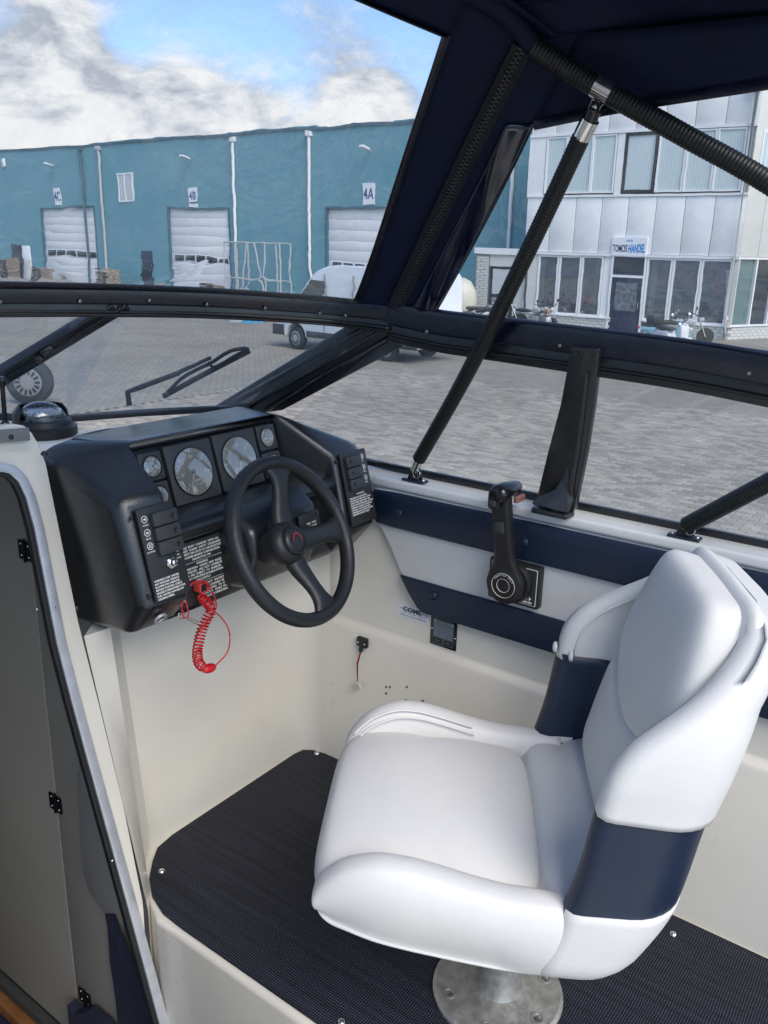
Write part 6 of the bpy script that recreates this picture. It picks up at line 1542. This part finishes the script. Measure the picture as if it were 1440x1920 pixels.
def inset(b_, c_): return c_-(.10 if b_ > 2.2 else .05*(max(0, b_-1.2)/1.0))
b = MB(); W2 = 2.0
b.lofts([[vf3(a, b_, -W2+.10) for a, b_ in silf], [vf3(a, b_, -W2) for a, b_ in silf], [vf3(a, b_, -.02-(.10 if b_ > 2.2 else .04*max(0, b_-1.2))) for a, b_ in silf], [vf3(a*1.0, b_*.995, -.06-(.16 if b_ > 2.2 else .06*max(0, b_-1.2))) if False else vf3(a, b_, .0-(.16 if b_ > 2.2 else .05*max(0, b_-1.2))-.012) for a, b_ in silf]][:3])
bd = b.build('body', vpaint, vn, bevel=.05, seg=4)
b = MB(); b.prism(lambda a, b_, c_: vf3(a, b_, -.04*max(0, b_-1.2)+c_), [(.20, 1.40), (.62, 1.92), (1.20, 1.94), (1.22, 1.38)], -.018, .012); b.build('side_window', darkg, vn)
b = MB(); b.loft([vf3(.09, 1.40, -.15), vf3(.52, 1.95, -.18), vf3(.52, 1.95, -1.8), vf3(.09, 1.40, -1.85)], [vf3(.06, 1.42, -.15), vf3(.49, 1.98, -.18), vf3(.49, 1.98, -1.8), vf3(.06, 1.42, -1.85)]); b.build('windscreen', darkg, vn)
b = MB(); b.prism(vf3, [(.52, .42), (WB-.52, .42), (WB-.52, .60), (.52, .60)], -.015, .018); b.prism(vf3, [(-1.0, .40), (-.5, .40), (-.5, .72), (-1.0, .72)], -.015, .022); b.prism(vf3, [(WB+.52, .40), (WB+1.14, .40), (WB+1.14, .60), (WB+.52, .60)], -.015, .018); b.build('grey_trim', gry, vn, bevel=.01)
b = MB(); b.prism(vf3, [(.6, .95), (WB+1.0, .98), (WB+1.0, 1.02), (.6, .99)], -.015, .014); b.build('rub_strip', gry, vn)
b = MB(); b.prism(vf3, [(1.26, .62), (1.275, .62), (1.275, 2.2), (1.26, 2.2)], -.06, .001); b.prism(vf3, [(2.4, .62), (2.415, .62), (2.415, 2.2), (2.4, 2.2)], -.06, .001); b.build('door_seam', mat('seam_grey', (.2, .2, .2), .6), vn)
b = MB(); b.prism(vf3, [(.10, 1.25), (.30, 1.25), (.30, 1.62), (.10, 1.62)], .03, .20); b.build('mirror', blk, vn, bevel=.03)
b = MB(); b.prism(vf3, [(-.93, .82), (-.60, .90), (-.52, 1.14), (-.86, 1.02)], -.03, .016); b.build('headlight', mat('headlight_glass', (.4, .42, .45), .1, spec=.8), vn, bevel=.01)
b = MB(); b.prism(vf3, [(WB+1.00, .9), (WB+1.13, .9), (WB+1.10, 1.7), (WB+.98, 1.7)], -.05, .014); b.build('tail_light', prt_r, vn)
b = MB(); b.prism(vf3, [(1.10, 1.05), (1.25, 1.05), (1.25, 1.10), (1.10, 1.10)], .0, .04); b.build('door_handle', blk, vn)
for a in (0, WB):
    wf2 = fr(vf3(a, .34, -.13), vx*vsg, (0, 0, 1)); wheel(wf2 if wf2.z.dot(-vo) > 0 else fr(vf3(a, .34, -.13), -vx*vsg, (0, 0, 1)), vn)
    wheel(fr(vf3(a, .34, -W2+.13), vx*vsg, (0, 0, 1)), vn)
b = MB(); b.prism(vf3, [(-.5, .36), (WB+.5, .36), (WB+.5, .9), (-.5, .9)], -W2+.3, -.3); b.build('underbody', blk, vn)

# ---- solid wheel added at far left in place of one reflected in the windscreen
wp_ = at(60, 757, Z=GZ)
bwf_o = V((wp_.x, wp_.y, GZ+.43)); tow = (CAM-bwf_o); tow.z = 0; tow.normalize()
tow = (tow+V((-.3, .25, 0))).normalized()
bwh = thing('reflection_wheel', 'solid wheel with a spoked rim added for a reflection seen in the left pane', 'wheel', (wp_.x, wp_.y, GZ))
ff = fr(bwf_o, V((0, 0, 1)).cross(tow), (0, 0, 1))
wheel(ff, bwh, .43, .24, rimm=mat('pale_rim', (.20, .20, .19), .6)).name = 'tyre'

# ---- motorcycles and scooters
def moto(name, label, col_, seat_c, scoot=False, topbox=False, loc=(0, 0), rot=0, group='motorcycles parked before the shop', lean=.08):
    t_ = thing(name, label, 'scooter' if scoot else 'motorcycle', (0, 0, 0), group)
    F = W0; r_ = .24 if scoot else .31; wb_ = 1.25 if scoot else 1.4
    side = lambda x, z: fr((x, 0, z), (1, 0, 0), (0, 0, 1))
    for xx in (0, wb_):
        b = MB(); b.lathe(side(xx, r_), 0, 0, [(r_*.72, -.055), (r_*.92, -.055), (r_, 0), (r_*.92, .055), (r_*.72, .055)], 24); w_ = b.build('wheel', mat('tyre_rubber', (.02, .02, .021), .8), t_, smooth=40)
        b = MB(); b.lathe(side(xx, r_), 0, 0, [(r_*.73, -.03), (r_*.73, .03), (.03, .045)], 16, cap=False); b.lathe(side(xx, r_), 0, 0, [(.03, -.05), (.04, .05)], 12); b.build('rim', alu, w_)
    pm_ = mat('paint_'+name+str(int(col_[0]*100)), col_, .25, coat=.6)
    b = MB()
    if scoot:
        bodyp = [(-.12, .48), (-.05, .62), (.45, .66), (.62, .40), (.85, .28), (1.02, .30), (1.10, .62), (1.05, .98), (.97, .96), (.96, .62), (.86, .38), (.68, .50), (.5, .70), (-.15, .70), (-.25, .55)]
        bodyp = [(-.26, .50), (-.22, .68), (.42, .72), (.55, .50), (.66, .36), (.90, .34), (1.02, .98), (1.14, .94), (1.16, .60), (1.04, .30), (.95, .22), (.30, .22), (.28, .40), (.0, .52)]
        b.prism(fr((0, 0, 0), (1, 0, 0), (0, 0, 1)), bodyp, -.16, .16); b.build('body', pm_, t_, bevel=.05, seg=3)
        b = MB(); b.prism(fr((0, 0, 0), (1, 0, 0), (0, 0, 1)), ch2([(1.02, .40), (1.16, .58), (1.42, .52), (1.52, .36), (1.40, .50), (1.2, .50)], 2), -.09, .09); b.build('front_fender', pm_, t_, bevel=.02)
    else:
        b.prism(fr((0, 0, 0), (1, 0, 0), (0, 0, 1)), [(.55, .74), (.62, .90), (.82, .95), (1.0, .90), (1.02, .78), (.8, .70)], -.13, .13); b.build('tank', pm_, t_, bevel=.05, seg=3)
        b = MB(); b.prism(fr((0, 0, 0), (1, 0, 0), (0, 0, 1)), [(.42, .28), (.40, .58), (.62, .66), (.92, .62), (.98, .34), (.8, .24)], -.13, .13); b.build('engine', cast, t_, bevel=.03)
        b = MB(); b.tube([V((.5, .16, .3)), V((.2, .17, .3)), V((-.25, .17, .36))], .045, 10); b.tube([V((.9, .10, .5)), V((.85, .15, .25)), V((.5, .16, .3))], .025, 8); b.build('exhaust', chrome, t_, smooth=40)
        b = MB(); b.prism(fr((0, 0, 0), (1, 0, 0), (0, 0, 1)), ch2([(-.28, .66), (-.34, .58), (-.2, .60), (.05, .68), (.02, .72)], 3), -.07, .07); b.build('rear_fender', pm_, t_, bevel=.01)
    b = MB(); b.prism(fr((0, 0, 0), (1, 0, 0), (0, 0, 1)), [(-.22, .72), (-.25, .82), (.1, .84), (.5, .80), (.58, .74), (.3, .70)], -.13, .13); b.build('seat', mat('seat_leather', seat_c, .5), t_, bevel=.04, seg=3)
    b = MB()
    for sy_ in (-.07, .07): b.tube([V((wb_, sy_, r_)), V((wb_-.30, sy_*1.2, 1.0 if scoot else .98))], .022, 8)
    b.tube([V((0, .08, r_)), V((.35, .12, .45))], .025, 8); b.tube([V((0, -.08, r_)), V((.35, -.12, .45))], .025, 8); b.build('fork', chrome, t_, smooth=40)
    b = MB(); b.tube(chain([V((wb_-.48, -.34, 1.10)), V((wb_-.36, -.22, 1.06)), V((wb_-.31, 0, 1.02)), V((wb_-.36, .22, 1.06)), V((wb_-.48, .34, 1.10))], 5), .017, 8); b.build('handlebar', blk, t_, smooth=40)
    for sy_ in (-.30, .30):
        b = MB(); b.tube([V((wb_-.38, sy_, 1.08)), V((wb_-.34, sy_*1.1, 1.22))], .008, 6); b.lathe(fr((wb_-.34, sy_*1.1, 1.24), (0, 1, 0), (0, 0, 1)), 0, 0, [(.055, -.01), (.06, .01), (.03, .03)], 14); b.build('mirror', blk if not scoot else chrome, t_, smooth=40)
    b = MB(); b.lathe(fr((wb_-.20, 0, .92), (0, 1, 0), (0, 0, 1)), 0, 0, [(.03, -.10), (.08, -.03), (.09, .06), (.07, .08), (.01, .085)], 18); b.build('headlight', mat('headlight_glass', (.4, .42, .45), .1, spec=.8), t_, smooth=50)
    b = MB(); b.wb(-.36, -.30, -.06, .06, .60, .68); b.build('tail_light', prt_r, t_, bevel=.01)
    if topbox:
        b = MB(); b.rbox(fr((-.42, 0, .84), (1, 0, 0), (0, 1, 0)), -.22, .22, -.24, .24, 0, .32, .08); tb_ = b.build('top_box', blk, t_, bevel=.05, seg=3)
        b = MB(); b.rbox(fr((-.665, 0, 1.0), (0, 1, 0), (0, 0, 1)), -.16, .16, -.06, .07, -.05, .03, .04); b.build('reflector', mat('red_reflector', (.6, .02, .03), .2), tb_, bevel=.01)
        b = MB(); b.wb(-.5, -.2, -.1, .1, .78, .84); b.build('rack', blk, t_)
    b = MB(); b.tube([V((.55, .1, .3)), V((.6, .26, .02))], .012, 6); b.build('side_stand', blk, t_)
    t_.location = (loc[0], loc[1], GZ); t_.rotation_euler = (lean, 0, rot)
    return t_
def gp(x, y): p = at(x, y, Z=GZ); return (p.x, p.y)
def xp(x, X): p = at(x, 600, X=X); return (X, p.y)
moto('scooter', 'white faired scooter with a black top box at the right end of the row', (.66, .67, .68), (.02, .02, .02), True, True, xp(1245, 28.5), R(-125), lean=.07)
moto('scooter', 'pale blue scooter with a tall windshield left of the white scooter', (.20, .42, .55), (.35, .04, .04), True, False, xp(1214, 29.5), R(-80))
moto('motorcycle', 'silver and black motorcycle between the two scooters', (.4, .42, .44), (.03, .03, .03), False, False, xp(1248, 31.0), R(-60))
moto('motorcycle', 'black motorcycle in front of the extension door', (.02, .02, .025), (.02, .02, .02), False, False, xp(905, 31.5), R(-70))
moto('motorcycle', 'dark grey motorcycle with chrome engine left of the strut', (.06, .06, .08), (.02, .02, .02), False, False, xp(880, 31.0), R(-40))
moto('motorcycle', 'dark touring motorcycle with its headlight towards the boat', (.03, .03, .04), (.02, .02, .02), False, False, xp(940, 31.0), R(200))
moto('motorcycle', 'small silver moped beneath the shop window', (.35, .36, .38), (.02, .02, .02), False, False, xp(975, 32.0), R(-100))
moto('motorcycle', 'orange and cream moped in front of the left shop windows', (.45, .20, .08), (.10, .07, .05), False, False, xp(1010, 32.2), R(-130))
b = MB(); p = xp(871, 33.0); bf2 = fr((p[0], p[1]+.3, GZ), (1, 0, 0), (0, 1, 0)); b.lathe(bf2, 0, 0, [(.45, 0), (.62, .3), (.70, .9), (.62, 1.4), (.40, 1.75), (.1, 1.88)], 28)
o = b.build('storage_tank', mat('cream_tank', (.55, .53, .44), .5, var=.1, vscale=3), None, smooth=50); tag(o, 'rounded cream tank against the teal wall beside the brick pier', 'tank')
# ---- clutter before the warehouse
rk = thing('steel_rack', 'galvanised steel rack frame standing by the warehouse wall', 'rack', (36.4, 34, GZ))
g_ = lambda x, y: at(x, y, X=36.4)
zt = g_(470, 462).z; ys1 = [g_(x, 500).y for x in (423, 447, 499, 526)]
for y_ in ys1:
    for xx in (36.4, 37.3):
        b = MB(); b.tube([V((xx, y_, GZ)), V((xx, y_, zt))], .05, 8); b.build('post', pipe_m, rk)
b = MB()
for xx in (36.4, 37.3):
    for z_ in (zt, GZ+1.0, GZ+.15): b.tube([V((xx, ys1[0], z_)), V((xx, ys1[-1], z_))], .04, 8)
b.build('rail', pipe_m, rk)
for xa, xb in ((466, 455), (480, 498)):
    b = MB(); b.tube([V((36.35, g_(xa, 470).y, zt)), V((36.35, g_(xb, 520).y, GZ+.1))], .045, 8); b.build('brace', pipe_m, rk)
tarp = mat('blue_tarpaulin', (.03, .20, .34), .45, var=.3, vscale=3, bump=.6, bscale=6)
def heap(x0, x1, y_, dep, h_, m_, name, label, cat, seed):
    rn = random.Random(seed); a, c_ = at(x0, y_, Z=GZ), at(x1, y_, Z=GZ); b = MB(); nx, ny = 14, 5; pts_ = []
    dirv = (c_-a); out_ = V((1, 0, 0))
    for j in range(ny+1):
        for i in range(nx+1):
            e = math.sin(PI*i/nx)**.5*math.sin(PI*j/ny)**.6 if 0 < i < nx and 0 < j < ny else 0
            pts_.append(a+dirv*(i/nx)+out_*dep*(j/ny)+V((0, 0, e*h_*(.55+.6*rn.random())+.0)))
    b.add(pts_, [[j*(nx+1)+i, j*(nx+1)+i+1, (j+1)*(nx+1)+i+1, (j+1)*(nx+1)+i] for j in range(ny) for i in range(nx)])
    o_ = b.build(name, m_, None, smooth=180); tag(o_, label, cat); return o_
heap(424, 452, 604, 1.2, .30, mat('grey_sheet', (.25, .3, .3), .6, var=.3, vscale=3), 'grey_tarpaulin', 'low grey tarpaulin at the left end of the blue heap', 'tarpaulin', 1)
heap(446, 500, 606, 1.6, .42, tarp, 'blue_tarpaulin', 'crumpled blue tarpaulin lying on the yard before the warehouse', 'tarpaulin', 2)
heap(492, 522, 606, 1.4, .38, mat('brown_debris', (.26, .2, .14), .8, var=.4, vscale=5), 'timber_scrap', 'heap of pale timber scrap at the right end of the blue tarpaulin', 'scrap heap', 3)
def pallet(x, X, n, label, mcol=(.22, .17, .12)):
    p = at(x, 560, X=X); t_ = thing('pallet_stack', label, 'pallets', (X, p.y, GZ), 'pallet stacks along the warehouse')
    for k in range(n):
        z_ = GZ+k*.15
        b = MB(); 
        for q_ in range(3): b.wb(X, X+1, p.y-.6+q_*.55, p.y-.5+q_*.55, z_, z_+.10)
        b.wb(X-.02, X+1.02, p.y-.62, p.y+.62, z_+.102, z_+.125); b.build('pallet', mat('pallet_wood%d' % int(mcol[0]*100), mcol, .85, var=.3, vscale=6), t_)
    return t_
pallet(15, 36.6, 9, 'tall stack of brown pallets at the far left of the warehouse')
pallet(75, 36.2, 5, 'low stack of pallets before the door marked 4C')
pallet(195, 36.0, 6, 'stack of pallets between the doors marked 4C and 4B', (.3, .26, .2))
pallet(390, 36.0, 4, 'low stack of pallets left of the steel rack')
# buildings and hedge behind the camera side of the yard, so glass has something real to mirror
b = MB(); b.wb(-60, -45, -70, 60, GZ, 5.0); o = b.build('far_shed', clad, None); tag(o, 'low grey shed across the yard behind the boat', 'shed')

scn.render.film_transparent = False
